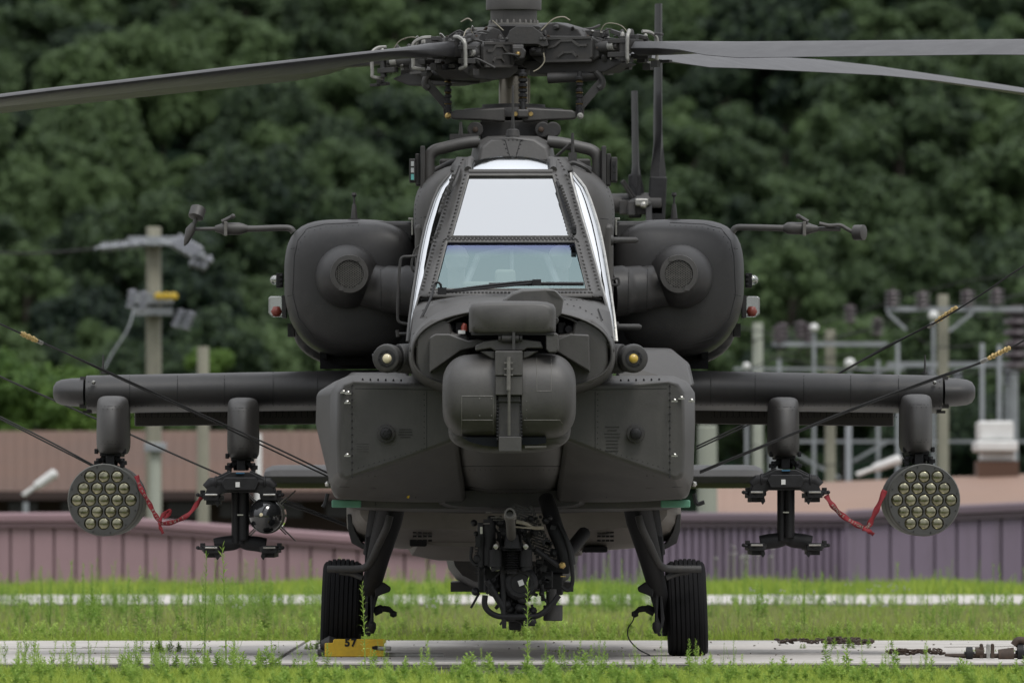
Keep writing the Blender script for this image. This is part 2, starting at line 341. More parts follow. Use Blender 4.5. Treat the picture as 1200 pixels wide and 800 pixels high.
for r_i, d in enumerate(np.geomspace(598, 1010, 24)):
    hw = 660*d/F+4; n = int(2*hw/5.6); zb = np.interp(d, [p[0] for p in hp], [p[1] for p in hp])
    for k in range(n):
        x = -hw+(k+.5+random.uniform(-.42, .42))*2*hw/n; v = random.randrange(5); s = random.uniform(.85, 1.3)
        px_ = 600+x*F/d; lm = LM[min(len(LM)-1, max(0, int((px_+60)/1320*len(LM))))]
        for q_ in range(15):
            lab = f"{'short' if s < 1.0 else ('tall' if s > 1.15 else 'medium')} {kinds[v]}, row {ORD[r_i]} up the hillside, {lm}"
            if lab not in used: break
            v = (v+1) % 5
            if q_ in (4, 9): s = {4: 1.05, 9: 1.2}[q_] if s < 1.15 else .95
        used.add(lab)
        if first[v]: o = protos[v]; first[v] = False
        else: o = copy_tree(protos[v])
        o.location = (x, DY(d)+random.uniform(-9, 9), zb-1.2+random.uniform(-1.2, 1.2)); o.rotation_euler.z = random.uniform(0, 6.28); o.scale = (s, s, s*random.uniform(.8, 1.35))
        tag(o, lab, 'tree', 'trees of the wooded hillside'); tr += 1
for i in range(5):
    if first[i]: bpy.data.objects.remove(protos[i])
print('trees', tr)
# light brush
bm_ = crown_mesh('foliage', 22, 130, 1.3, 1.0, .2, 55); bp0 = None
for i, (px, py, s) in enumerate([(20, 478, 1.1), (62, 470, 1.0), (98, 488, .8), (-25, 462, 1.2), (40, 500, 1.1), (85, 508, 1.0), (130, 505, .7), (5, 505, 1.0), (245, 430, .5)]):
    d = 300 if i != 8 else 290
    if bp0 is None:
        bp0 = thing('bush', (0, 0, 0), 'x', 'bush'); part('foliage', bm_, brush_m, bp0, smooth=0)
        st = MB()
        for a in range(5): st.tube([(0, 0, -3.5), (math.cos(a*1.3)*.4, math.sin(a*1.3)*.4, .3)], [.06, .02], 5)
        part('stem', st, bark, bp0); o = bp0
    else: o = copy_tree(bp0)
    o.location = pd(px, py, d); o.scale = (s,)*3; o.rotation_euler.z = i*1.7
    tag(o, ['pale green bush below the left wing tip', 'bushy light green shrub beyond the brown building by the left wing tip', 'light green shrub right of the left wing tip bushes', 'light green shrub cut by the left picture edge', 'low light green shrub just above the brown roof', 'small pale shrub above the brown roof under the left wing', 'small shrub between wing tip and tall pole', 'light green shrub at the far left above the roof', 'bright green sprig beside the short pole left of the engine'][i], 'bush')
# ---- corrugated walls
def corr_wall(name, runs, d, m_sheet, m_cap, rib, label, zbot):
    t = thing(name, pd((runs[0][0]+runs[-1][2])/2, YH, d), label, 'wall'); t.location.z = zbot
    sh = 0
    for x0, y0, x1, y1 in runs:                       # each run: top edge from (x0,y0) to (x1,y1)
        a = pd(x0, y0, d); b = pd(x1, y1, d); k = max(1, int(round((x1-x0)/rib)))
        for i in range(k):
            xa = lerp(a.x, b.x, i/k); xb = lerp(a.x, b.x, (i+1)/k); za = lerp(a.z, b.z, i/k)-.05; zb = lerp(a.z, b.z, (i+1)/k)-.05; wd = xb-xa
            q = MB(); pr = [(0, .02), (.03, -.04), (.90, -.04), (.93, .02), (1, .02)] if rib > 15 else [(0, .0), (.10, 0), (.2, -.05), (.7, -.05), (.8, 0), (1, 0)]
            q.loft([[Vector((xa+wd*u, a.y+v, zbot)) for u, v in pr], [Vector((xa+wd*u, a.y+v, lerp(za, zb, u))) for u, v in pr]], (False, False), False)
            part('panel', q, m_sheet, t, smooth=0, solid=.004)
        q = MB(); dz = b.z-a.z; h = .19
        prf = [(-.12, 0), (-.15, -.03), (-.15, -.11), (-.10, -.13), (-.10, -h), (-.06, -h), (.06, -h), (.08, 0)]
        q.loft([[Vector((a.x, a.y+u, a.z+v)) for u, v in prf], [Vector((b.x, b.y+u, b.z+v)) for u, v in prf]])
        part('flashing', q, m_cap, t, smooth=0)
    return t
corr_wall('sheet_metal_wall', [(-140, 601, 90, 600), (90, 601, 640, 642)], 141, pink_wall, cap_p, 27, 'dusty pink corrugated metal wall with flashing, left of the helicopter', -1.9)
corr_wall('sheet_metal_wall', [(640, 600, 992, 600)], 141.6, mauve_wall, cap_m, 9, 'finely ribbed mauve metal wall behind the right wheel and pale pole', -1.9)
corr_wall('sheet_metal_wall', [(992, 597, 1330, 582)], 140.6, mauve_wall, cap_m, 27, 'wide-ribbed mauve metal wall at the right side of the photo', -1.9)
# ---- buildings
t = thing('brown_building', pd(260, YH, 205), 'long low brown building with a sloping roof behind the left pink wall', 'building'); t.location.z = -1.9
q = MB(); a = pd(-120, 575, 205); b = pd(590, 575, 205); q.box(((a.x+b.x)/2, DY(208), (a.z-2)/2), (b.x-a.x, 6, a.z+2)); part('wall', q, wall_b, t, smooth=0)
q = MB(); r0 = [pd(-130, 577, 203.6), pd(600, 577, 203.6)]; r1 = [pd(-130, 505, 211), pd(600, 505, 211)]
q.loft([[r0[0], r0[1]], [r1[0], r1[1]], [r1[0]+Vector((0, 6, -.6)), r1[1]+Vector((0, 6, -.6))]], (False, False), False); rb = part('roof', q, roof_b, t, smooth=0, solid=.12)
q = MB(); a = r0[0]; b = r0[1]; q.box(((a.x+b.x)/2, a.y-.05, a.z-.05), (b.x-a.x, .1, .16)); part('gutter', q, wall_b, t, smooth=0)
q = MB()
for i in range(60):
    u = i/59; p0 = r0[0].lerp(r0[1], u); p1 = r1[0].lerp(r1[1], u); p1 = p0.lerp(p1, .985); q.bar(p0+Vector((0, 0, .01)), p1+Vector((0, 0, .01)), .04, .03)
part('roof_seam', q, roof_b, rb, smooth=0, kind='stuff')
for i in range(9):
    q = MB(); px = 10+i*62; q.pbox(px, 588, px+34, 606, DY(204.9), DY(204.95)); part('window', q, mat('dark window %d' % i, (.03, .03, .035), .2) if i == 0 else bpy.data.materials['dark window 0'], t, smooth=0)
t = thing('tan_roofed_building', pd(1020, YH, 165), 'low building with a tan pink roof behind the right mauve wall', 'building'); t.location.z = -1.9
q = MB(); a = pd(842, 600, 160); b = pd(1330, 600, 160); q.box(((a.x+b.x)/2, DY(163), -.6), (b.x-a.x, 5, 2.6)); part('wall', q, wall_b, t, smooth=0)
q = MB(); q.loft([[pd(836, 603, 159.6), pd(1340, 603, 159.6)], [pd(836, 570, 164), pd(1100, 556, 164.5), ][:1]+[pd(1340, 549, 164.5)], [pd(836, 578, 170), pd(1340, 565, 170)]], (False, False), False); rt = part('roof', q, roof_t, t, smooth=0, solid=.1)
q = MB()
for i in range(40):
    u = i/39; a = pd(836, 603, 159.6).lerp(pd(1340, 603, 159.6), u); b = pd(836, 570, 164).lerp(pd(1340, 549, 164.5), u); q.bar(a, a.lerp(b, .98), .03, .02)
part('roof_seam', q, roof_t, rt, smooth=0, kind='stuff')
q = MB(); q.pbox(1146, 540, 1194, 566, DY(164), DY(165.2)); ch = part('chimney', q, roof_b, t, smooth=0)
q = MB(); q.pbox(1144, 516, 1193, 529, DY(163.9), DY(165.4)); q.pbox(1147, 493, 1188, 515.6, DY(164.1), DY(165.2)); q.pbox(1150, 529.4, 1190, 540.5, DY(164.1), DY(165.1)); part('vent_cowl', q, white, ch, smooth=0, bevel=.04)
# ---- poles
def beam(t, x0, x1, py, d, th=7, nm='crossarm'):
    q = MB(); a = pd(x0, py, d); b = pd(x1, py, d); q.box((a+b)/2, (b.x-a.x, .12, th*d/F)); return part(nm, q, galv, t, smooth=0)
def pole(px, ytop, d, wpx, m_, label, name='utility_pole', cat='pole', wtop=None):
    t = thing(name, pd(px, YH, d), label, cat); t.location.z = -1.9; b = pd(px, ytop, d)
    q = MB(); r = wpx*d/F/2; q.tube([(b.x, b.y, -2), (b.x, b.y, b.z-.02), (b.x, b.y, b.z)], [r*1.12, r*.98 if wtop is None else wtop, r*.85], 14); part('shaft', q, m_, t)
    return t
def insul(q, p, r, h, n=5, axis=(0, 0, 1)):
    pr = []
    for i in range(n): pr += [(h*i/n, r*.45), (h*(i+.35)/n, r), (h*(i+.7)/n, r*.9), (h*(i+.75)/n, r*.45)]
    q.lathe(pr+[(h, r*.4)], p, axis, 10)
d = 178
t = pole(180, 266, d, 18, pole_m, 'tall concrete utility pole with grey insulators and yellow caps, left of the helicopter')
q = MB()
for s, e in (((172, 285), (112, 291)), ((188, 283), (240, 300))): q.tube([pd(*s, d-.5), pd(*e, d-1.5)], .03, 8)
q.box(pd(180, 283, d-.2), (.75, .35, .12)); q.box(pd(180, 350, d-.2), (.62, .3, .16)); q.box(pd(180, 365, d-.2), (.6, .3, .12)); part('crossarm', q, galv, t, smooth=0)
beam(t, 150, 215, 279, d-.3, 4)
q = MB()
for i in range(4): insul(q, pd(118+i*13, 290-i*1.2, d-1.2+i*.2), .085, .17, 3, (1, 0, .1))
for i in range(4): insul(q, pd(201+i*7, 289+i*4, d-1-i*.1), .10, .26, 3, (.7, 0, .5))
insul(q, pd(228, 300, d-1.3), .09, .3, 3, (1, 0, -.3)); insul(q, pd(222, 307, d-1.3), .08, .3, 3, (1, 0, -.3))
part('insulator', q, porc_g, t)
for i, (px, py) in enumerate([(153, 350), (166, 352), (205, 370), (216, 372)]):
    q = MB(); insul(q, pd(px, py+12 if i < 2 else py+14, d-.7), .085, .32, 4, (.15, 0, 1) if i < 2 else (.45, 0, 1)); part('insulator', q, porc_g, t)
for px in (186, 195, 203):
    q = MB(); q.lathe([(-.06, .02), (-.03, .075), (.03, .075), (.06, .02)], pd(px, 347, d-.5), 'z', 10); part('cap', q, mat('yellow cap', (.62, .42, .03), .5) if px == 186 else bpy.data.materials['yellow cap'], t)
q = MB(); q.tube(catmull([pd(118, 291, d-1.5), pd(40, 297, d-1), pd(-60, 294, d)]), .022, 6); part('cable', q, rope_m, t)
q = MB(); q.tube(catmull([pd(157, 362, d-.9), pd(150, 385, d-1), pd(133, 412, d-1), pd(122, 432, d-1)]), .016, 6); part('cable', q, galv, t)
pole(238, 406, 180, 14, pole_m, 'short plain utility pole behind the left wing, right of the tall pole')
pole(303, 508, 176, 7, white, 'thin white post under the left wing beside the inner pylon', 'white_post', 'post')
t = pole(182, 522, 172, 13, pole_g, 'stubby grey green post under the left wing right of the rocket pod', 'concrete_post', 'post'); q = MB(); q.box(pd(182, 524, 172), (.34, .34, .14)); part('cap', q, galv, t, bevel=.02)
def lampthing(pts, px, label):
    t = thing('flood_lamp', pd(px, YH, 170), label, 'lamp'); t.location.z = -1.9
    q = MB(); q.tube([(pd(px, 0, 170).x, DY(170), -2), pd(px, pts[0][1]+8, 170)], .045, 8); part('post', q, galv, t)
    q = MB(); a = pd(*pts[0], 170); b = pd(*pts[1], 170); q.tube([a, a.lerp(b, .35), a.lerp(b, .4), a.lerp(b, .95), b], [.035, .035, .065, .075, .04], 10); part('lamp_head', q, white, t)
lampthing([(27, 580), (66, 553)], 30, 'white tilted flood lamp above the left end of the pink wall')
lampthing([(1004, 556), (1056, 537)], 1008, 'white tilted flood lamp between the right launcher rack and rocket pod')
pole(829, 498, 150, 23, pole_g, 'thick pale grey green concrete pole just right of the right main wheel', wtop=.13)
# substation on the right
pole(888, 378, 190, 12, pole_g, 'pale concrete pole right of the engine, left one of the substation poles')
t = pole(973, 386, 186, 12, pole_m, 'weathered yellowish pole in the middle of the substation')
beam(t, 905, 1040, 403, 185.6, 5)
beam(t, 860, 1060, 432, 185.4, 3)
for px, py in ((912, 392), (917, 388), (947, 390), (996, 367), (1028, 382), (938, 386)):
    q = MB(); insul(q, pd(px, py+11, 185.6), .11, .3, 4); q.tube([pd(px, py+26, 185.6), pd(px, py-12, 185.6)], .015, 5); part('insulator', q, porc, t)
t = pole(1105, 345, 184, 13, pole_m, 'tall weathered pole with a long crossarm at the right of the substation')
beam(t, 1038, 1200, 362, 183.6, 5)
q = MB(); q.bar(pd(1040, 366, 183.5), pd(1062, 386, 183.5), .05, .05); q.bar(pd(1112, 388, 183.5), pd(1140, 366, 183.5), .05, .05); part('brace', q, galv, t, smooth=0)
for px, py in ((1046, 350), (1081, 352), (1134, 350), (1168, 348)):
    q = MB(); insul(q, pd(px, py+9, 183.6), .13, .27, 4); q.tube([pd(px, py+12, 183.6), pd(px, py-14, 183.6)], .015, 5); part('insulator', q, porc, t)
def stand(px, ytop, d, wpx, label, m_=galv):
    return pole(px, ytop, d, wpx*.75, m_, label, 'steel_post', 'post')
stand(913, 418, 188, 6, 'thin galvanised post right of the engine cowling')
t = stand(1029, 372+50, 187, 6, 'galvanised steel post in the substation left of the tall weathered pole')
stand(1052, 400, 181, 6, 'galvanised steel post close to the left of the tall weathered pole')
stand(1151, 402, 181, 7, 'galvanised stub post right of the tall weathered pole')
stand(1171, 404, 181, 7, 'galvanised stub post nearest the black insulator stack')
t = stand(1078, 500, 175, 6, 'galvanised post behind the right rocket pod')
t = stand(994, 498, 172, 9, 'pale galvanised post right of the right launcher rack')
t = thing('steel_gantry', pd(1120, YH, 187), 'steel gantry frame of the substation spanning behind the right wing', 'gantry'); t.location.z = -1.9
beam(t, 1040, 1260, 427, 187, 6, 'beam'); beam(t, 900, 1260, 517, 188, 3.5, 'beam')
q = MB()
for a, b in (((1040, 430), (985, 470)), ((1150, 517), (1195, 560)), ((1000, 540), (1040, 517)), ((930, 530), (985, 560))): q.bar(pd(*a, 187.5), pd(*b, 187.5), .05, .05)
part('brace', q, galv, t, smooth=0)
for px in (1090, 1122, 1180): q = MB(); insul(q, pd(px, 452, 186.6), .09, .27, 3); part('insulator', q, porc_g, t)
q = MB(); q.tube([(pd(1185, 0, 187).x, DY(187), -2), pd(1185, 427, 187)], .12, 10); part('leg', q, galv, t)
q = MB(); q.tube([(pd(905, 0, 188).x, DY(188), -2), pd(905, 517, 188)], .07, 8); part('leg', q, galv, t)
t = thing('transformer_bushing', pd(1193, 427, 186), 'large black ribbed insulator stack at the right picture edge', 'insulator')
q = MB(); insul(q, pd(1192, 434, 186.2), .24, 1.1, 6); part('ribbed_stack', q, porc, t)
for i, (px, py, r) in enumerate([(954, 384, 5), (1094, 370, 6), (996, 426, 6.5), (875, 429, 4.5)]):
    dd = 182
    t = thing('globe_lamp', pd(px, py, dd), ['small white globe lamp beside the middle substation pole', 'white globe lamp by the crossarm of the tall weathered pole', 'larger white globe lamp just above the right wing', 'white globe lamp right under the right engine'][i], 'lamp')
    q = MB(); q.lathe([(-r*.014*math.cos(a), r*.0141*math.sin(a)+1e-3) for a in np.linspace(0, PI, 9)], pd(px, py, dd), 'z', 14); part('globe', q, white, t)
    q = MB(); q.tube([(pd(px, 0, dd).x, DY(dd)+.05, -2), pd(px, py+r*.8, dd)+Vector((0, .05, 0))], .03, 6); part('post', q, galv, t)
def wirething(pts, r, label):
    o = MB().tube(catmull([pd(*p) for p in pts]), r, 5); o = part('power_line', o, rope_m); tag(o, label, 'power line')
wirething([(860, 440, 187), (950, 405, 186), (1080, 372, 184), (1260, 330, 190)], .012, 'thin power line rising across the substation to the right')
wirething([(880, 400, 190), (985, 372, 188), (1130, 330, 186), (1260, 318, 186)], .012, 'highest thin power line above the substation')
for k_, (pa, pb, pc, nm_) in enumerate([((866, 384, 190), (973, 396, 186), (1105, 350, 184), 'thin wire from the left substation pole up to the tall weathered pole'), ((1105, 352, 184), (1160, 372, 184), (1260, 352, 184), 'thin wire leaving the tall weathered pole to the right'), ((905, 405, 186), (960, 420, 186), (1052, 402, 181), 'slack wire between the middle pole and the steel post'), ((1040, 364, 184), (1090, 404, 184), (1150, 404, 181), 'slack jumper wire under the long crossarm'), ((880, 520, 188), (960, 545, 186), (1100, 525, 184), 'low wire seen under the right wing')]): wirething([pa, pb, pc], .011, nm_)
wirething([(900, 418, 184), (1040, 436, 184), (1260, 436, 184)], .015, 'low sagging power line just above the right wing')
# ================================================================== THE HELICOPTER
H = thing('attack_helicopter', (XM/2, 0, 0), 'dark olive grey two-seat attack helicopter facing the camera on the concrete apron', 'helicopter')
def R(pts): return [P(a, b, c) for a, b, c in pts]
def both(name, mb, m, **k):
    return part(name, mb, m, H, **k), part(name, mb.mirror(), m, H, **k)
# --- fuselage volumes
m = MB()
rings = []
for cx, cy, hw, ht, hb, y, e in [(599.5, 480, 58, 60, 26, -2.47, 2.8), (599.5, 480, 66, 85, 40, -2.43, 2.8), (599.5, 480, 70, 100, 58, -2.28, 2.8), (600, 480, 74, 105, 78, -2.0, 3), (600, 480, 84, 115, 96, -1.6, 3), (601, 480, 112, 122, 106, -1.0, 3.5), (601, 478, 118, 118, 110, 0, 3.5), (602, 470, 118, 122, 122, 3.5, 3.2)]:
    rings.append(superring(cx, cy, hw, ht, y, 28, e, hb=hb))
m.loft(rings); fus = part('fuselage', m, paint, H, smooth=40, sub=1)
# nose ring with the open bay behind the sensor turret
m = MB()
rings = [superring(600, 416, 112, 46, -2.62, 32, 2.4, 2.6, hb=36), superring(600, 416, 114, 50, -2.92, 32, 2.4, 2.6, hb=38), superring(600, 416, 117.5, 53.5, -2.97, 32, 2.4, 2.6, hb=40), superring(600, 416, 121, 56, -2.93, 32, 2.4, 2.6, hb=44), superring(600, 416, 122, 66, -2.4, 32, 2.6, 2.8, hb=50), superring(600, 418, 121, 74, -2.0, 32, 2.8, 2.8, hb=60), superring(600, 418, 120, 73, -1.5, 32, 3, 2.6)]
m.loft(rings, (False, True)); nose = part('nose_section', m, paint, H, smooth=50, sub=1)
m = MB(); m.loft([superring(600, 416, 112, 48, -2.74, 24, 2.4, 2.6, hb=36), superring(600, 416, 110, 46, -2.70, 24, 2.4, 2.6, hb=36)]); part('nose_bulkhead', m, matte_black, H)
for s_ in (-1, 1):
    m = MB(); a_ = [600+s_*d_ for d_ in (113.5, 113, 108, 92, 70, 50, 50)]
    m.prism(list(zip(a_, (392, 425, 440, 450, 453, 453, 398)))+[(600+s_*52, 392), (600+s_*70, 390), (600+s_*72, 377), (600+s_*82, 372), (600+s_*95, 374), (600+s_*106, 383)], -2.93, -2.8); part('bay_lining', m, paint, H, bevel=.02, seg=3)
# --- canopy
rows = [ # py, y_front, glass half width, frame half width, side half width
 (184, -.42, 44, 57, 65), (199, -.66, 49, 66, 75), (205.5, -.74, 49.5, 68, 79), (220, -.86, 54, 74, 86), (250, -1.10, 61.5, 81.5, 97), (277, -1.32, 69.5, 90, 105), (283.5, -1.38, 75, 92, 107), (310, -1.66, 82, 99, 111.5), (339, -1.98, 89.3, 107, 117), (347, -2.06, 93, 109, 119)]
CX = 598.5
def crow(rw, side, k):                                # k 0 glass edge, 1 frame corner, 2 mid side, 3 side
    py, yf, g, f, s_ = rw
    px = {0: g, 1: f, 2: lerp(f, s_, .72), 3: s_}[k]; y = {0: yf, 1: yf+.10, 2: yf+.55, 3: yf+1.0}[k]
    return P((CX if k < 2 else 600)+side*px, py, y)
frame = MB(); up = MB(); lo = MB(); tp = MB()
def quad(mb, a, b, c, d): mb.add([a, b, c, d], [(0, 1, 2, 3)])
for i in range(len(rows)-1):
    a, b = rows[i], rows[i+1]
    for s_ in (-1, 1):
        quad(frame, crow(a, s_, 0), crow(a, s_, 1), crow(b, s_, 1), crow(b, s_, 0))
        quad(frame, crow(a, s_, 2), crow(a, s_, 3), crow(b, s_, 3), crow(b, s_, 2)) if i == 0 else None
        if i == 0: quad(frame, crow(a, s_, 1), crow(a, s_, 2), crow(b, s_, 2), crow(b, s_, 1))
    A = [crow(a, -1, 0), crow(a, 1, 0), crow(b, 1, 0), crow(b, -1, 0)]
    if i in (0,): quad(tp, *A)
    elif i in (1, 5, 8): quad(frame, *A)
    elif i in (2, 3, 4): quad(up, *A)
    else: quad(lo, *A)
def weld(mb, name):
    me = mb.mesh(name); bm = bmesh.new(); bm.from_mesh(me); bmesh.ops.remove_doubles(bm, verts=bm.verts, dist=1e-5); bmesh.ops.recalc_face_normals(bm, faces=bm.faces)
    if sum(f.normal.y for f in bm.faces) > 0: bmesh.ops.reverse_faces(bm, faces=bm.faces)
    bm.to_mesh(me); bm.free(); return me
cf = part('canopy_frame', weld(frame, 'canopy_frame'), paint, H, smooth=60, solid=.015)
for mb, nm, gm in ((up, 'windshield', glass_up), (lo, 'windshield', glass_lo)):
    o = part(nm, weld(mb, nm), gm, cf, smooth=60, label='white reflecting upper windshield' if mb is up else 'tinted blue lower windshield'); o.location.y += .018
# curved roof pane
m = MB(); rr = []
for py, y, hw in ((199, -.655, 49), (194, -.60, 48.5), (189.5, -.535, 48), (186, -.45, 47), (184.6, -.36, 45)):
    rr.append([P(CX+hw*u, py+5.5*abs(u)**2.5-(2 if hw < 49 else 0)*(1-u*u), y) for u in np.linspace(-1, 1, 13)])
m.loft(rr, (False, False), False); part('roof_pane', weld(m, 'roof_pane'), glass('roof glass', (.70, .72, .74), .94, rough=.12), cf, smooth=80)
m = MB()
for s_ in (-1, 1): m.tube([P(CX+s_*50, 199, -.66), P(CX+s_*49.5, 190, -.53), P(CX+s_*47, 187, -.35)], .022, 8)
m.tube([P(CX-49, 201.5, -.69), P(CX, 201.5, -.69), P(CX+49, 201.5, -.69)], .016, 8)
part('roof_frame', m, paint, cf)
# gaskets round the windshields
m = MB()
def lip(pts, r=.006): m.tube(pts+[pts[0]], r, 6)
lip([crow(rows[2], -1, 0), crow(rows[2], 1, 0), crow(rows[5], 1, 0), crow(rows[5], -1, 0)]); lip([crow(rows[6], -1, 0), crow(rows[6], 1, 0), crow(rows[8], 1, 0), crow(rows[8], -1, 0)])
part('gasket', m, edge_m, cf)
# cockpit interior glimpsed through the lower pane
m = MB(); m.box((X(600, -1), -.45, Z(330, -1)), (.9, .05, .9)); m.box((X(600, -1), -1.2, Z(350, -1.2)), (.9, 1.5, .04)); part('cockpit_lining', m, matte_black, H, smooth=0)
for px in (535, 656):
    m = MB(); m.lathe([(-.07, .02), (-.04, .06), (.02, .075), (.07, .05), (.09, .01)], P(px, 305, -1.1), 'z', 14); m.box(P(px, 322, -1.0), (.10, .06, .14)); part('headrest', m, white, H)
m = MB(); m.tube([P(545, 336, -1.4), P(560, 300, -1.2), P(600, 292, -1.1), P(640, 300, -1.2), P(655, 336, -1.4)], .02, 8); m.tube([P(600, 292, -1.1), P(600, 336, -1.4)], .012, 8); part('interior_frame', m, galv, H)
m = MB(); m.box(P(592, 328, -1.5), (.12, .1, .12)); m.box(P(592, 336, -1.5), (.5, .1, .06)); part('instrument_hood', m, pole_g, H, bevel=.02)
# side glass
srow = [(203, 69, 71, -.72), (212, 70.5, 79, -.75), (220, 73, 85, -.84), (235, 77, 91.5, -.95), (250, 81, 96.5, -1.05), (265, 85.5, 101, -1.18), (280, 90, 104.5, -1.3), (295, 94, 107.5, -1.45), (310, 98, 110, -1.58), (325, 102, 112.5, -1.75), (340, 106.5, 115, -1.9), (355, 110.5, 117, -2.02), (370, 114, 119, -2.1), (385, 117, 120.6, -2.15), (400, 119.6, 122, -2.2)]
for s_ in (-1, 1):
    g = MB(); rr = []; fr = []
    for py, a, b, y in srow:
        rr.append([P(600+s_*a, py, y+.08), P(600+s_*lerp(a, b, .38), py, y+.10), P(600+s_*lerp(a, b, .72), py, y+.135), P(600+s_*lerp(a, b, .92), py, y+.19), P(600+s_*b, py, y+.30), P(600+s_*(b+.6), py, y+.7)])
    g.loft(rr, (False, False), False); part('side_window', weld(g, 'side_window'), glass_sd, cf, smooth=80)
    e = MB(); e.tube([q[0] for q in rr], .009, 6); e.tube([q[4]+Vector((s_*.004, 0, 0)) for q in rr], .008, 6); part('window_rail', e, steel if s_ > 0 else paint, cf)
    f = MB(); f.loft([[P(CX+s_*(w_-1.0), py, y) for w_, y in ((109 if py > 345 else np.interp(py, [r[0] for r in rows], [r[3] for r in rows]), np.interp(py, [r[0] for r in rows], [r[1] for r in rows])+.09),)]+[P(600+s_*a, py, y+.085)] for py, a, b, y in srow], (False, False), False)
    f.loft([[P(600+s_*108, 346, -2.0), P(600+s_*108, 346, -1.5)], [P(600+s_*116, 375, -2.2), P(600+s_*116, 375, -1.5)], [P(600+s_*120, 405, -2.4), P(600+s_*120, 405, -1.5)]], (False, False), False)
    part('side_frame', weld(f, 'side_frame'), paint, cf, smooth=70, solid=.01)
# deck between windshield and nose
m = MB(); m.loft([[P(600+u*110, 343.5+abs(u)**3*8, -1.98+.15*abs(u)**2) for u in np.linspace(-1, 1, 15)], [P(600+u*115, 350+abs(u)**3*16, -2.35) for u in np.linspace(-1, 1, 15)], [P(600+u*119, 358+abs(u)**2.6*38, -2.7) for u in np.linspace(-1, 1, 15)], [P(600+u*120.5, 361+abs(u)**2.6*50, -2.93) for u in np.linspace(-1, 1, 15)]], (False, False), False)
deck = part('nose_deck', weld(m, 'nose_deck'), paint, H, smooth=80, solid=.012)
# --- fuselage shoulders and rotor doghouse
m = MB(); m.loft([superring(602, 262, 92, 66, -.28, 28, 3.0), superring(602, 258, 108, 68, -.15, 28, 3.0), superring(602.5, 256, 116, 69, .05, 28, 3.1), superring(602.5, 256, 118.5, 69, .5, 28, 3.2), superring(602.5, 258, 118, 68, 3.5, 28, 3.2)]); part('upper_fuselage', m, paint, H, smooth=60, sub=1)
m = MB(); m.pbox(486, 262, 719, 420, -.1, 3.4); part('centre_fuselage', m, paint, H, bevel=.03)
m = MB()
m.loft([R([(560, 190, .1), (563, 172, .12), (575, 163, .14), (600, 161, .12), (626, 163, .14), (641, 172, .12), (646, 190, .1)]), R([(553, 192, .35), (558, 168, .4), (572, 160.5, .4), (601, 159.5, .4), (630, 160.5, .4), (645, 168, .4), (650, 192, .35)]), R([(550, 194, 1.9), (555, 166, 1.9), (570, 158, 1.9), (601, 157, 1.9), (632, 158, 1.9), (647, 166, 1.9), (652, 194, 1.9)])])
part('rotor_fairing', m, paint, H, smooth=45, bevel=.02)
m = MB(); m.tube([P(549+u, 200, .25) for u in (0, 105)], .05, 10); m.pbox(515, 186, 692, 214, .5, 1.8); part('fairing_base', m, paint_d, H, bevel=.02)
for s_ in (-1, 1):
    q = lambda px, py, y: P(601.5+s_*px, py, y)
    m = MB(); m.tube(catmull([q(40, 166, .32), q(58, 168, .32), q(80, 173, .32), q(92, 176.5, .32), q(98.5, 184, .32), q(99.5, 200, .32), q(99.5, 222, .32)], 5), [.036]*31, 12); part('frame_tube', m, paint, H, smooth=60)
    m = MB(); m.tube(catmull([q(46, 195, .35), q(66, 191, .4), q(88, 201, .5)], 5), .03, 10); m.box(q(70, 205, .9), (.3, .3, .1)); part('duct', m, paint_d, H)
    # warning sensor boxes
    m = MB(); ya = .25
    for x0, x1, y0, y1, yy in ((103.5, 109, 171, 220, .22), (109, 114.5, 180, 217, .27), (114.5, 122, 186 if s_ < 0 else 184, 213, .24)):
        a = q(x0, y0, yy); b = q(x1, y1, yy); m.box(((a.x+b.x)/2, yy+.12, (a.z+b.z)/2), (abs(b.x-a.x), .24, abs(a.z-b.z)))
    sb = part('sensor_housing', m, paint_d, H, bevel=.006)
    m = MB()
    for k, (py, mm) in enumerate(((192, 0), (199.5, 0), (207.5, 1))):
        m.mi = mm; a = q(118.2, py, .235); m.box(a, (.018, .01, .028 if mm == 0 else .034))
    part('sensor_window', m, [mat('pale decal', (.4, .42, .42), .4) if s_ < 0 else bpy.data.materials['black steel'], mat('teal lens', (.12, .38, .36), .2) if s_ < 0 else bpy.data.materials['black steel']], sb, smooth=0)
# central aerial on the fairing
m = MB(); m.tube([P(601, 160, .3), P(601, 152.5, .3)], [.045, .038], 12); m.tube([P(601, 152.5, .3), P(601, 151, .3)], [.038, .02], 12); m.tube([P(601, 152, .3), P(601, 100, .3)], [.010, .006], 8); m.tube([P(601, 150.5, .3), P(601, 145, .3)], .012, 8); part('whip_antenna', m, paint_d, H)
for px, py, h, y in ((540, 158, 15, .6), (671, 190, 34, .05)):
    m = MB(); m.tube([P(px, py, y), P(px, py-h, y)], [.014, .008], 6)
    if px > 600: m.tube([P(647, 188, .1), P(669, 168, .05)], .01, 6); m.box(P(671, 184, .05), (.05, .05, .05)); m.tube(catmull([P(664, 196, 0), P(672, 191, 0), P(688, 198, 0), P(692, 206, .1)]), .014, 6)
    else: m.pbox(527, 157, 558, 167, .7, 1.1)
    part('bracket', m, paint_d, H)

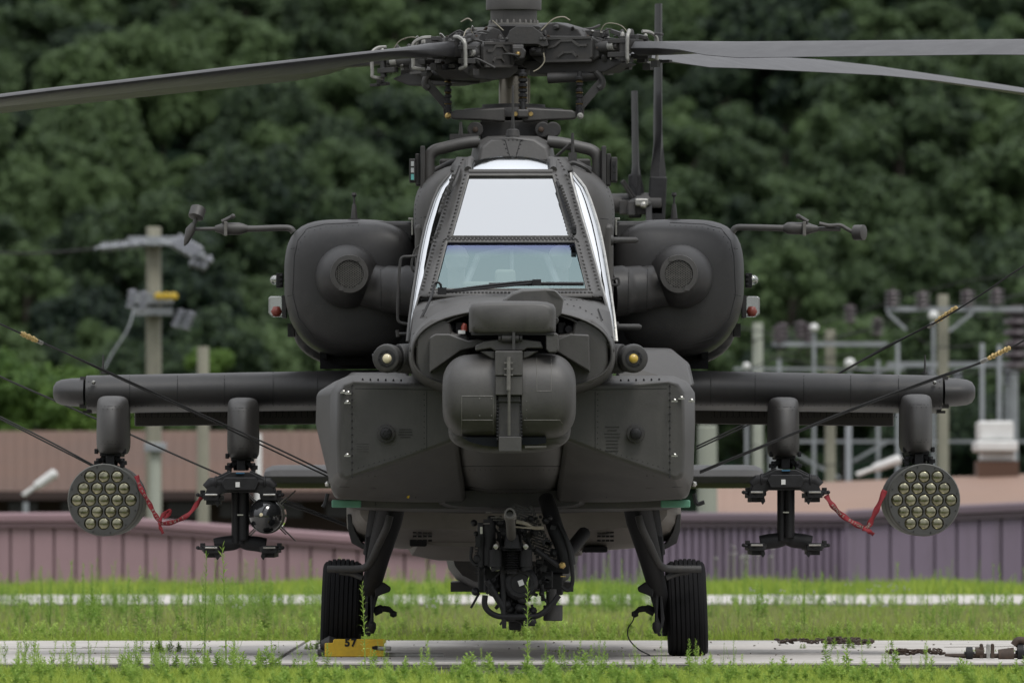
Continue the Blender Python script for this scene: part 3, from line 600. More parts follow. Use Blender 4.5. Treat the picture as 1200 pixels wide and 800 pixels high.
# --- EFAB fairings at both cheeks
m = MB()
r0 = [(536, 450, -2.40), (470, 449, -2.40), (414, 447, -2.40), (403, 450, -2.36), (396, 460, -2.33), (395, 520, -2.33), (396, 556, -2.33), (404, 563, -2.34), (440, 551, -2.38), (480, 537, -2.40), (536, 516, -2.40)]
r1 = [(538, 444, -2.30), (470, 443, -2.28), (412, 441, -2.24), (398, 445, -2.18), (387, 458, -2.12), (385.5, 520, -2.12), (386, 568, -2.08), (394, 583, -1.85), (440, 583, -1.55), (480, 583, -1.5), (545, 583, -1.5)]
r2 = [(538, 441, -2.0), (470, 440, -1.9), (408, 440, -1.9), (392, 447, -1.85), (371, 460, -1.8), (370, 497, -1.8), (385, 560, -1.8), (392, 584, -1.7), (440, 587, -1.4), (480, 588, -1.4), (545, 588, -1.4)]
r3 = [(538, 441, 0), (470, 441, 0), (408, 441, 0), (392, 448, 0), (371, 460, 0), (370, 497, 0), (386, 555, 0), (392, 583, 0), (440, 588, 0), (480, 590, 0), (545, 590, 0)]
r4 = [(540, 446, .8), (470, 446, .8), (420, 446, .8), (400, 452, .8), (385, 465, .8), (384, 495, .8), (395, 550, .8), (400, 575, .8), (440, 584, .8), (480, 586, .8), (530, 586, .8)]
m.loft([R(r) for r in (r0, r1, r2, r3, r4)])
mr = MB(); mr.loft([R([(1197.5-(x if x > 384 else (383 if z_ > -1.9 or y_ else x)), y_, z_) for x, y_, z_ in [(max(x, 383.5), y_, z_) for x, y_, z_ in r]]) for r in (r0, r1, r2, r3, r4)])
efab = (part('avionics_bay', m, paint, H, smooth=50, bevel=.028, seg=3, label='left avionics bay with a bulged outer edge'), part('avionics_bay', mr, paint, H, smooth=50, bevel=.028, seg=3, label='right avionics bay with a straight outer edge'))
m = MB(); m.loft([R([(722, 452, -1.6), (724, 436, -1.6), (745, 432, -1.6), (752, 412, -1.2), (786, 411, -1.2), (806, 428, -1.2), (812, 452, -1.6)]), R([(722, 452, -.2), (722, 420, -.2), (742, 409, -.2), (752, 407, -.2), (786, 408, -.2), (808, 426, -.2), (814, 452, -.2)]), R([(722, 452, .6), (722, 420, .6), (742, 411, .6), (752, 410, .6), (784, 411, .6), (804, 428, .6), (810, 452, .6)])]); part('bay_top_fairing', m, paint, H, bevel=.015)
m = MB(); m.loft([R([(404, 446, -1.9), (420, 437, -1.5), (476, 437, -1.5), (480, 446, -1.9)]), R([(400, 446, .4), (412, 436, .4), (476, 436, .4), (482, 446, .4)])]); part('bay_top_fairing', m, paint, H, bevel=.01)
for side in (0, 1):
    fx = (lambda x: x) if side == 0 else (lambda x: 1197.5-x)      # the photo's right cheek
    m = MB(); a = P(fx(452.5), 508, -2.41)
    m.lathe([(0, .052), (-.012, .05), (-.014, .034)], a, 'y', 24); rg = part('port_ring', m, paint_d, efab[side])
    m = MB(); m.lathe([(-.014, .034), (-.04, .03), (-.045, .022)], a, 'y', 18)
    if side == 0:
        for k in range(6): m.bolt(a+Vector((.018*math.cos(k), -.045, .018*math.sin(k))), .005)
    part('port_plug', m, black, efab[side])
    m = MB(); m.tube([P(fx(412.5), 452+i*.1, -2.402) for i in (0, 1060)], .003, 4); part('panel_line', m, line_m, efab[side], kind='stuff')
    m = MB()
    for px, py in ((395.5+7, 459), (401+7, 460), (407, 471), (407, 533)) if side == 0 else ((407, 469), (399, 466), (387, 469), (407, 533)):
        m.bolt(P(fx(px), py, -2.405 if px > 405 else -2.36), .013, h=.012)
        m.box(P(fx(px), py+1, -2.415 if px > 405 else -2.37), (.035, .008, .008))
    part('latch', m, steel, efab[side], kind='stuff')
    m = MB(); m.box(P(fx(406), 590, -1.35), (.17, .06, .045)); part('edge_tape', m, green_t, H, smooth=0, bevel=.008)
    m = MB(); m.bolt(P(fx(384), 567, -2.0), .018, h=.03); part('tie_down_fitting', m, steel, H)
    m = MB(); m.tube(catmull([P(fx(384), 578, -1.9), P(fx(381), 590, -1.9), P(fx(372 if side else 378), 588 if side else 594, -1.9)]), .012, 6); part('strap_end', m, black, H)
    for k in range(9):     # worn placard text blocks, unreadable in the photo
        m = m if k else MB(); w_ = random.uniform(.05, .10) if k < 5 else .07
        px, py = (475, 503+k*3.0) if k < 4 else (425, 520+(k-4)*3)
        if side: px, py = (480, 500+k*4)
        if k < 8: m.box(P(fx(px), py, -2.402), (w_, .003, .004))
    part('worn_stencil', m, stencil_m, efab[side], smooth=0, kind='stuff')
m = MB()
for px, py in ((477, 563), (479, 579), (721, 561)): m.box(P(px, py, -1.75+.2*(py > 575)), (.014, .01, .045), Matrix.Rotation(.25, 3, 'Y'))
part('yellow_mark', m, yellow, H, smooth=0)
# --- nose lamps / heads at both sides
for side in (0, 1):
    fx = (lambda x: x) if side == 0 else (lambda x: 1196-x)
    m = MB(); s_ = -1 if side == 0 else 1
    m.tube([P(fx(486), 420, -2.45), P(fx(466), 420, -2.5)], [.088, .082], 20)
    m.lathe([(.12, .04), (.06, .078), (-.06, .083), (-.1, .076), (-.105, .06)], P(fx(456), 420, -2.52), (-s_*-.25*1, 1, 0) if False else (.18*-s_, 1, 0), 24)
    hd = part('sensor_head', m, paint_d, H, bevel=.006)
    m = MB(); c = P(fx(453.5), 420, -2.62); m.lathe([(.03, .052), (-.006, .05), (-.008, .038), (.004, .036)], c, (.18*-s_, 1, 0), 22)
    for k in range(8): m.bolt(c+Vector((.044*math.cos(k*PI/4), -.006, .044*math.sin(k*PI/4))), .005)
    if side == 0: m.tube([P(446, 418, -2.55), P(438, 418, -2.55)], .03, 12); m.tube([P(440, 418, -2.55), P(436, 418, -2.55)], .018, 10)
    part('bezel', m, black, hd)
    m = MB(); m.lathe([(.0, .027), (-.010, .024), (-.016, .014), (-.018, .004)], c+Vector((0, -.004, 0)), (.18*-s_, 1, 0), 18); part('lens', m, lens_m if side == 0 else lens_y, hd, smooth=80)
# --- cheek plates beside the turret
for s_ in (-1, 1):
    q = lambda px, py, y=-3.0: (598.5+s_*px, py)
    m = MB(); m.prism([q(95, 395), q(88, 391), q(72, 391), q(50, 399), q(38, 397), q(20, 400), q(20, 407), q(40, 407), q(58, 411), q(95, 437)] if s_ < 0 else [q(92, 392), q(70, 391), q(54, 397), q(40, 400), q(40, 410), q(52, 411), q(93, 436)], -3.08, -2.9)
    part('turret_shroud', m, paint, H, bevel=.01)
    m = MB(); m.lathe([(-.10, .02), (-.04, .05), (.05, .05), (.1, .03)], P(598.5+s_*(72 if s_ < 0 else 68), 386, -2.8), 'y', 12); m.box(P(598.5+s_*60, 384, -2.85), (.04, .05, .06)); part('bay_equipment', m, black, H)
m = MB(); m.tube([P(544, 388, -2.95), P(544, 383, -2.95), P(545, 379, -2.95)], [.018, .018, .012], 8); part('red_cap', m, redl, H)
m = MB(); m.box(P(541, 389, -2.96), (.04, .03, .02)); part('label_plate', m, white, H, smooth=0)
# --- TADS turret
def drum(x_out, x_in, cy, hh, y, ycen_r, label=None):
    m = MB(); rr = []; n = 30; sgn = 1 if x_in > x_out else -1; w_ = abs(x_in-x_out)
    prof_ = [(0, .30, .52), (.6, .46, .66), (2.5, .60, .76), (6, .73, .86), (12, .86, .94), (20, .95, .985), (30, .99, 1), (w_-2.5, 1, 1), (w_-.5, 1, 1), (w_, .995, .995), (w_, .9, .9)]
    for dx, kz, ky in prof_:
        ring = []
        for i in range(n):
            a = 2*PI*i/n; c, s__ = math.cos(a), math.sin(a); k = (abs(c)**2.7+abs(s__)**2.7)**(-1/2.7)
            ring.append(P(x_out+sgn*dx, cy, y)+Vector((0, -ycen_r*ky*k*c, hh*kz*k*s__)))
        rr.append(ring)
    m.loft(rr); return m
YT = -3.15
dl = part('sensor_turret_drum', drum(518.5, 582, 464.5, .24, YT, .29), paint, H, smooth=55, sub=1, label='left half of the sensor turret')
dr = part('sensor_turret_drum', drum(675, 611, 464.5, .245, YT, .29), paint, H, smooth=55, sub=1, label='right half of the sensor turret')
m = MB(); m.pbox(580, 411, 612.5, 440, YT-.33, YT+.1); m.pbox(580.5, 440.3, 612, 463, YT-.32, YT+.1); part('centre_block', m, paint, H, bevel=.006)
m = MB(); m.pbox(584, 463, 610.5, 517, YT-.27, YT+.1); m.pbox(584, 463.4, 610, 471, YT-.285, YT); part('centre_channel', m, paint_d, H, bevel=.005)
m = MB(); m.tube([P(596, 418, YT-.345), P(596, 457, YT-.345)], .012, 8); m.tube([P(596.5, 457, YT-.345), P(596.5, 510, YT-.29)], .008, 8)
for py in (425, 432, 439): m.box(P(596, py, YT-.345), (.05, .01, .008))
part('spring_rod', m, edge_m, H)
m = MB()
for px in (583.2, 610.8):
    for i in range(12): m.box(P(px, 470+i*4, YT-.275), (.012, .01, .012))
part('hinge_knuckles', m, black, H, kind='stuff')
m = MB(); m.loft([superring(597, 504, 70, 27, YT-.10, 26, 2.8), superring(597, 504, 72.5, 27.5, YT+.02, 26, 2.8), superring(597, 502, 72, 26, YT+.7, 26, 2.8)]); part('turret_cup', m, paint, H, smooth=60, sub=1)
m = MB(); m.prism([(541, 512), (583, 512), (583, 523.5), (567, 522), (552, 518)], YT-.165, YT-.1); m.prism([(611, 512), (640, 512), (640, 519), (628, 521), (612, 521)], YT-.165, YT-.1); part('turret_recess_shade', m, mat('recess shade black', (.006, .008, .012), .5, spec=.2), H, smooth=0)  # flat dark plates painted in for the shade of the recess below the drums
m = MB(); m.pbox(584.5, 511.5, 611, 529, YT-.30, YT-.05); part('lower_plate', m, paint, H, bevel=.004)
m = MB(); m.tube([P(615, 523.8, YT-.2), P(640, 523.3, YT-.17)], .006, 6); part('trim_strip', m, edge_m, H)
m = MB(); m.prism([(557, 405), (566, 400), (585, 397), (612, 397), (634, 400), (637, 408), (618, 408), (613, 411), (580, 411), (575, 408), (557, 411)], YT-.22, YT+.05); m.prism([(562, 411), (580, 411), (580, 421), (576, 420), (566, 414)], YT-.2, YT); m.prism([(612.5, 411), (632, 411), (620, 418), (612.5, 421)], YT-.2, YT); part('yoke', m, paint, H, bevel=.01)
m = MB(); m.tube([P(588, 396, YT-.24), P(608, 396, YT-.24)], .026, 12); m.tube([P(587, 396, YT-.24), P(584, 396, YT-.24)], .018, 8); m.tube([P(609, 396, YT-.24), P(612, 396, YT-.24)], .018, 8); m.box(P(602, 394, YT-.27), (.016, .02, .15)); part('gimbal_pin', m, paint_d, H)
m = MB(); m.prism([(639.5, 392), (642, 390), (652, 390), (654.5, 392), (655, 410), (651, 413), (643, 413), (640, 409)], YT-.26, YT-.1); part('side_block', m, paint, H, bevel=.012, seg=3)
# access covers on the drums
def decal_rect(x0, y0, x1, y1, y, target, nm='access_cover'):
    m = MB(); m.pbox(x0, y0, x1, y1, y, y+.01); return part(nm, m, paint, target, bevel=.004)
# --- PNVS on top
m = MB(); lo_ = []
for hw, hh, y in ((44, 15, YT-.285), (47, 17.3, YT-.275), (49, 18.9, YT-.255), (50.3, 19.7, YT-.225), (51, 20, YT-.18), (51, 20, YT-.05), (50, 19, YT+.2)):
    lo_.append(superring(600.5, 372.5, hw, hh, y, 36, 5.5, 12))
m.loft(lo_); pn = part('night_vision_turret', m, paint, H, smooth=60)
m = MB(); m.loft([R([(590, 352, YT-.1), (600, 344, YT-.1), (612, 340, YT-.1), (640, 339, YT-.12), (651, 341, YT-.12), (660, 350, YT-.02), (657, 368, YT-.02), (645, 380, YT-.12), (600, 380, YT-.12)]), R([(588, 352, YT+.25), (600, 342, YT+.25), (612, 338, YT+.25), (640, 338, YT+.25), (652, 340, YT+.25), (661, 350, YT+.2), (658, 368, YT+.2), (645, 382, YT+.2), (600, 382, YT+.2)])])
part('night_vision_hood', m, paint, H, bevel=.012, seg=3, smooth=30)
m = MB(); m.prism([(635, 372), (654, 372), (655, 376), (648, 384), (640, 384)], YT-.16, YT+.1); part('hood_chin', m, paint_d, H, bevel=.006)
m = MB(); m.tube([P(552+i, 391.5+.6*math.sin(i/97*PI)*-1, YT-.26) for i in (0, 30, 60, 97)], .008, 6); part('turret_seal', m, line_m, H)
# --- wipers
def wiper(pts, r): m.tube([P(*p) for p in pts], r, 6)
m = MB(); wiper([(523, 341, -2.2), (560, 336, -2.15), (600, 331.5, -2.12), (628, 329.5, -2.1)], .008); wiper([(523, 342.5, -2.2), (575, 337, -2.15), (628, 331.5, -2.12)], .006); wiper([(573, 333.5, -2.07), (640, 332.5, -2.05), (684, 332.6, -2.03)], .011)
m.box(P(629, 331, -2.13), (.05, .05, .035)); m.box(P(518, 341, -2.2), (.05, .05, .04)); m.tube(catmull([P(516, 342, -2.2), P(516.5, 334, -2.22), P(512.5, 331, -2.22), P(509, 335, -2.22), P(506, 346, -2.3), P(499, 362, -2.45), P(492, 375, -2.5)]), .007, 6)
part('wiper', m, black, H)
m = MB(); wiper([(653, 214, -.86), (662, 240, -1.06), (673, 274, -1.38)], .012); wiper([(656, 222, -.95), (664, 240, -1.12), (674, 270, -1.40)], .008); m.box(P(672.5, 270, -1.38), (.03, .04, .035)); part('wiper', m, black, H)
m = MB()
for i in range(14): m.box(P(657+i*1.25, 218+i*3.6, -.93-i*.033), (.022, .03, .012))
part('wiper_linkage', m, paint_d, H, kind='stuff')
# cable bundles and clips at the left windshield corner
m = MB(); m.tube(catmull([P(536, 196, -.62), P(529, 213, -.85), P(521, 232, -1.0), P(515, 250, -1.14)]), .011, 6); m.tube(catmull([P(539, 198, -.62), P(534, 212, -.86), P(527, 226, -.98)]), .009, 6)
for i in range(9): m.box(P(531-i*1.8+random.uniform(-3, 3), 206+i*4.6, -.88-i*.033), (.025, .02, .014), Matrix.Rotation(random.uniform(-1, 1), 3, 'Y'))
for i in range(7): m.box(P(515-i*1.4, 268+i*2.4+random.uniform(-2, 2), -1.36-i*.02), (.02, .02, .012), Matrix.Rotation(random.uniform(-1, 1), 3, 'Y'))
part('canopy_cable', m, paint_d, H)
# --- grab handles, steps
m = MB(); m.tube(catmull([P(490, 300, -1.0), P(480, 300.5, -1.02), P(471, 302, -1.02), P(468.5, 312, -1.02), P(466.5, 345, -1.02), P(466, 368, -1.02), P(468, 377, -1.02), P(479, 380, -1.02)], 5), .0085, 8); m.tube(catmull([P(496, 288.5, -.9), P(490, 289, -.92), P(486, 294, -.92), P(482.5, 308, -.92), P(484, 317, -.92), P(488, 318, -.9)], 5), .007, 8); m.tube([P(466, 391, -1.2), P(480, 391, -1.2)], .009, 8); m.tube([P(465.5, 386.5, -1.2), P(466.5, 394.5, -1.2)], .011, 8); part('grab_handle', m, paint_d, H)
for px0, px1, py in ((716, 748, 281.5), (722, 752, 383)):
    m = MB(); m.tube([P(px0, py, -.6), P(px1-3, py, -.6), P(px1, py, -.6)], [.019, .018, .008], 10); m.tube([P(px0, py, -.6), P(px0+3, py, -.6)], .03, 10); part('step_peg', m, paint_d, H)
m = MB(); m.tube(catmull([P(717, 328, -.6), P(724, 326, -.6), P(725, 333, -.6), P(717, 334, -.6)]), .008, 6); part('tie_ring', m, paint_d, H)

# --- engine nacelles (left built, right mirrored)
def bring(pts, n=None): return R(pts)
nac = MB(); CXN, CYN = 409, 340
def nring(hwl, hwr, ht, hb, y, cx=409, cy=335, e=3.0, n=32):
    r = []
    for i in range(n):
        a = 2*PI*i/n; c, s_ = math.cos(a), math.sin(a); ee = e+.9 if (s_ > 0 and c < 0) else (e-.7 if c < 0 else e+1.2)
        k = (abs(c)**ee+abs(s_)**ee)**(-1/ee)
        r.append(P(cx+(hwr if c > 0 else hwl)*k*c, cy-(ht if s_ > 0 else hb)*k*s_, y))
    return r
nac.loft([nring(30, 34, 34, 38, .73), nring(46, 52, 50, 54, .745), nring(58, 64, 61, 65, .77), nring(67, 74, 70, 73, .80), nring(73, 78, 74.5, 78, .875), nring(75.7, 80, 77, 81, 1.0), nring(76.5, 80, 78, 82, 1.2), nring(75, 80, 78, 88, 1.9), nring(66, 80, 74, 94, 2.6), nring(50, 80, 65, 96, 3.3), nring(36, 78, 55, 80, 4.2)], (True, True))
nacs = both('engine_nacelle', nac, paint_w, smooth=60, sub=1)
m = MB(); m.pbox(412, 259, 486, 285, .95, 2.6); m2 = both('nacelle_link', m, paint_w, bevel=.03)
m = MB(); m.loft([superring(432, 345, 52, 66, .79, 24, 2.2), superring(432, 345, 50, 62, .95, 24, 2.2)]); 
for i in (0, 1): pass
gb = MB(); gb.lathe([(.5, .17)]+[(.02-.235*math.sin(a), .03+.16*math.cos(a)) for a in np.linspace(-.6, 1.45, 14)], P(407, 324, .70), 'y', 48)
gb.tube(catmull([P(412, 328, .74), P(430, 334, .70), P(450, 338, .64), P(470, 340, .60), P(490, 342, .57)]), [.13]*13+[.14]*6+[.15]*6, 28)
gbs = both('gearbox_fairing', gb, paint_w, smooth=60)
for i in (0, 1):
    par = gbs[i]; c = P(409.5, 321, .478); 
    def mm(mb): return mb if i == 0 else mb.mirror()
    q = MB(); q.lathe([(.02, .115), (-.012, .112), (-.014, .084), (.02, .082)], c, 'y', 30)
    for a in (.2, 3.3): q.box(c+Vector((.098*math.cos(a+.9), -.014, .098*math.sin(a+.9))), (.03, .010, .026))
    part('grille_ring', mm(q), paint, par)
    q = MB(); q.lathe([(.03, .083), (.003, .083)], c, 'y', 24); part('grille_back', mm(q), matte_black, par)
    q = MB()
    for k in range(-7, 8):
        for ang in (math.radians(35), math.radians(-35)):
            o_ = k*.0115; L_ = math.sqrt(max(0, .081**2-o_**2)); dx, dz = math.cos(ang), math.sin(ang)
            q.bar(c+Vector((-dz*o_-dx*L_, -.004, dx*o_-dz*L_)), c+Vector((-dz*o_+dx*L_, -.004, dx*o_+dz*L_)), .0032, .004)
    part('grille_mesh', mm(q), edge_m, par, smooth=0, kind='stuff')
    # lights on the nacelle side
    q = MB(); q.pbox(323.5, 320, 331.5, 337, 1.2, 1.32)
    for k in range(3): q.box(P(329.5, 323+k*5, 1.19), (.02, .02, .012))
    part('light_base', mm(q), black, H, bevel=.004)
    q = MB(); q.lathe([(0, .030), (-.02, .029), (-.035, .02), (-.042, .006)], P(324.5, 328, 1.25), 'x', 16); part('dome_light', mm(q), clear_m, H, smooth=80)
    q = MB(); q.prism([(314.5, 349), (317, 347), (331, 346.5), (332, 371), (318, 371), (314.5, 368)], 1.2, 1.38); part('position_light', mm(q), clear_m, H, bevel=.012, seg=3)
    q = MB(); q.lathe([(-.03, .02), (0, .035), (.03, .02)], P(324, 365, 1.195), 'z', 12); part('red_lens', mm(q), redl, H, smooth=80)
    q = MB(); q.pbox(330.5, 346, 335, 372, 1.15, 1.45); q.pbox(337, 379, 345, 394, 1.4, 1.7); part('light_bracket', mm(q), paint_d, H)
    # antenna stub on the nacelle
    q = MB(); q.tube([P(415, 258, 1.2), P(415, 240, 1.2), P(415, 239, 1.2)], [.022, .012, .01], 10); q.tube([P(415, 239, 1.2), P(415, 231, 1.2)], .006, 8); q.lathe([(-.012, .01), (0, .016), (.014, .012)], P(415, 228.5, 1.2), 'z', 10); q.box(P(415, 258, 1.2), (.07, .06, .02)); part('stub_antenna', mm(q), paint_d, H)
    # lower nacelle shell, intake mouth
    q = MB(); q.loft([superring(420, 378, 78, 50, 1.55, 26, 2.4), superring(420, 380, 80, 52, 1.8, 26, 2.4), superring(425, 380, 76, 50, 3.6, 26, 2.4)]); part('lower_cowling', mm(q), paint_d, H, smooth=60, sub=1)
    q = MB(); q.pbox(375, 404, 486, 432, 1.4, 1.5); q.pbox(398, 408, 470, 428, 1.36, 1.42)
    for px in (378, 402, 430, 452): q.pbox(px, 404, px+5, 420, 1.3, 1.5)
    part('cowling_hinge', mm(q), matte_black, H, smooth=0)
    q = MB(); q.loft([superring(462, 372, 20, 18, .80, 20, 2.4), superring(462, 378, 34, 34, .86, 20, 2.6), superring(462, 380, 34, 36, 1.1, 20, 2.6)]); part('intake_shadow_duct', mm(q), matte_black, H)  # solid black body put in for the shade inside the intake
# nacelle bright clip
m = MB(); m.box(P(483, 267, .93), (.012, .03, .09)); m.box(P(481.5, 256.5, .95), (.03, .03, .012)); both('nacelle_clip', m, steel, bevel=.002)
# --- air data booms
m = MB(); m.tube(catmull([P(344, 272, 1.1), P(340, 268, 1.1), P(330, 267, 1.1), P(300, 268, 1.1), P(286, 268, 1.1)]), .019, 10); m.tube([P(290, 268, 1.1), P(285, 265+3, 1.1), P(280, 268, 1.1), P(262, 268, 1.1), P(257, 268, 1.1), P(252, 268, 1.1)], [.02, .03, .037, .037, .026, .018], 14)
m.tube([P(254, 268, 1.1), P(226, 268.5, 1.1)], .011, 8); m.tube([P(260, 260, 1.08), P(273, 253.5, 1.08)], .012, 8); m.bolt(P(273, 253.5, 1.07), .016); bm1 = part('air_data_boom', m, paint, H)
m = MB(); m.box(P(264.5, 268, 1.06), (.02, .06, .085)); part('boom_band', m, edge_m, bm1, bevel=.003)
m = MB(); m.tube([P(227, 262, 1.08), P(223, 270, 1.08), P(218, 284, 1.08), P(216, 288, 1.08)], [.015, .03, .015, .004], 10); m.tube([P(228, 262, 1.08), P(230, 254, 1.08)], .013, 8); m.lathe([(-.035, .035), (-.03, .046), (.03, .047), (.035, .04)], P(231, 249.5, 1.08), (.3, .5, 1), 16); part('boom_sensor', m, paint, bm1)
m = MB(); m.tube(catmull([P(858, 272, 1.1), P(863, 267, 1.1), P(875, 266.5, 1.1), P(900, 267, 1.1), P(918, 267.5, 1.1)]), .019, 10); m.tube([P(918, 267.5, 1.1), P(923, 267.5, 1.1), P(928, 267.5, 1.1), P(946, 268, 1.1), P(952, 268, 1.1), P(958, 268, 1.1)], [.02, .036, .037, .037, .026, .018], 14); m.tube([P(955, 268, 1.1), P(985, 268.5, 1.1)], .013, 8); m.tube([P(936, 253.5, 1.08), P(947, 260, 1.08)], .012, 8); m.bolt(P(935.5, 253.5, 1.07), .016); bm2 = part('air_data_boom', m, paint, H)
m = MB(); m.tube(catmull([P(960, 262, 1.08), P(972, 264.5, 1.08), P(984, 264, 1.08), P(992, 268, 1.08), P(999, 272, 1.08)]), .012, 8); m.lathe([(-.035, .03), (-.03, .046), (.03, .046), (.035, .035)], P(1007, 272.5, 1.08), (1, -.55, 0), 16); part('boom_sensor', m, paint, bm2)
m = MB(); m.box(P(942.5, 268, 1.06), (.02, .06, .085)); part('boom_band', m, edge_m, bm2, bevel=.003)

# --- wings
def wing_mb(x0, x1, tipround=False):
    sec = [(0, 0), (.006, .028), (.02, .053), (.045, .075), (.085, .092), (.15, .104), (.28, .108), (.5, .10), (.80, .06), (.80, -.13), (.5, -.128), (.28, -.116), (.15, -.106), (.085, -.094), (.045, -.076), (.02, -.054), (.006, -.028)]
    m = MB(); rr = []
    for u in np.linspace(0, 1, 8):
        px = lerp(x0, x1, u); k = 1.0-(.06*(1-u)); cy = lerp(459, 453, u)
        rr.append([P(px, cy, .95)+Vector((0, y, z*k)) for y, z in sec])
    m.loft(rr); return m
wings = both('stub_wing', wing_mb(100, 478), paint_w, smooth=50)
m = MB(); rr = []
for u in (0, .5, 1):
    px = lerp(152, 476, u); rr.append([P(px, lerp(459, 455, u), .95)+Vector((0, y, z)) for y, z in ((.815, .055), (1.25, -.03), (1.3, -.16), (.83, -.20))])
m.loft(rr); flaps = both('wing_flap', m, flap_m, bevel=.01)
m = MB()
for i in range(30): m.box(P(156+i*7.3, 483.5, 1.76), (.004, .004, .05))
for k in (477.5, 488.5): 
    for i in range(64): m.bolt(P(154+i*3.45, k, 1.75), .0035, h=.003)
for i in range(2):
    part('flap_rivets', m if i == 0 else m.mirror(), line_m, flaps[i], smooth=0, kind='stuff')
m = MB(); rr = []
for px, k in ((99, .86), (84, .84), (72, .76), (66, .62), (62.8, .35)):
    c = P(px, 459.5, 1.2)
    rr.append([c+Vector((0, .25*k*1.1*math.cos(a), .1*k*math.sin(a)*(1 if math.sin(a) > 0 else 1))) for a in np.linspace(0, 2*PI, 20, endpoint=False)])
m.loft(rr); both('wing_tip', m, paint_w, smooth=60)
m = MB(); m.tube([P(121, 438, 1.3), P(121, 436, 1.3)], .018, 8); m.tube([P(121, 437, 1.3), P(121, 416, 1.3)], [.007, .005], 6); both('wing_whip', m, paint_d)
m = MB(); m.bolt(P(109.8, 448, .94), .014, h=.03); both('wing_bolt', m, steel)
m = MB(); m.pbox(94, 441, 104, 445, 1.1, 1.3); m.pbox(93, 474, 103, 478, 1.1, 1.3); m.pbox(97, 481, 107, 484, 1.2, 1.3); both('tip_joint', m, paint_d)
# --- pylons
def pylon(cx, top, bot, w_, y0, y1, lbl):
    m = MB(); cyy = (y0+y1)/2; hl = (y1-y0)/2; rr = []
    for py, kx, kl in ((top, .5, .5), (top+.6, .68, .6), (top+1.8, .82, .7), (top+3.5, .91, .79), (top+6, .965, .87), (top+10, .99, .94), (top+16, 1, 1), (bot-16, 1.02, 1), (bot-10, 1.01, .99), (bot-6, .98, .97), (bot-3, .92, .93), (bot-1, .83, .88), (bot, .7, .8)):
        ring = []
        for i in range(28):
            a = 2*PI*i/28; c, s_ = math.cos(a), math.sin(a); k = (abs(c)**3.2+abs(s_)**3.2)**(-1/3.2)
            z = Z(py, y0); ring.append(Vector((X(cx, y0)+w_/2*kx*k*c, cyy+hl*kl*k*s_, z)))
        rr.append(ring)
    m.loft(rr); return m
Y0 = .45
pyl = {}
for cx, top, bot, w_, lbl in ((129, 463, 531.5, .186, 'left outer'), (282.5, 465, 537, .182, 'left inner'), (920.5, 464.5, 535, .182, 'right inner'), (1077, 461, 529.5, .184, 'right outer')):
    o = part('pylon', pylon(cx, top, bot, w_, Y0, Y0+1.15, lbl), paint, H, smooth=60, label=lbl+' weapons pylon'); pyl[cx] = o
    m = MB(); b = bot
    m.tube([P(cx, b-2, Y0+.3), P(cx, b+14, Y0+.3)], [.06, .045], 14); m.pbox(cx-12, b-1, cx+12, b+3, Y0+.15, Y0+.9); m.pbox(cx-8, b+2, cx+8, b+9, Y0+.2, Y0+.8); m.pbox(cx-5, b+2, cx+5, b+14, Y0+.12, Y0+.3)
    for s_ in (-1, 1):
        m.pbox(cx+s_*14-2.5, b+5, cx+s_*14+2.5, b+16, Y0+.15, Y0+.28); m.pbox(cx+s_*17-2, b+8, cx+s_*17+2, b+13, Y0+.15, Y0+.28); m.bar(P(cx+s_*6, b+3, Y0+.2), P(cx+s_*15, b+12, Y0+.2), .03, .03); m.bolt(P(cx+s_*14, b+8, Y0+.14), .012)
        m.pbox(cx+s_*16.5-2, b-6, cx+s_*16.5+2, b, Y0+.2, Y0+.32)
    part('ejector_rack', m, black, o, bevel=.004)
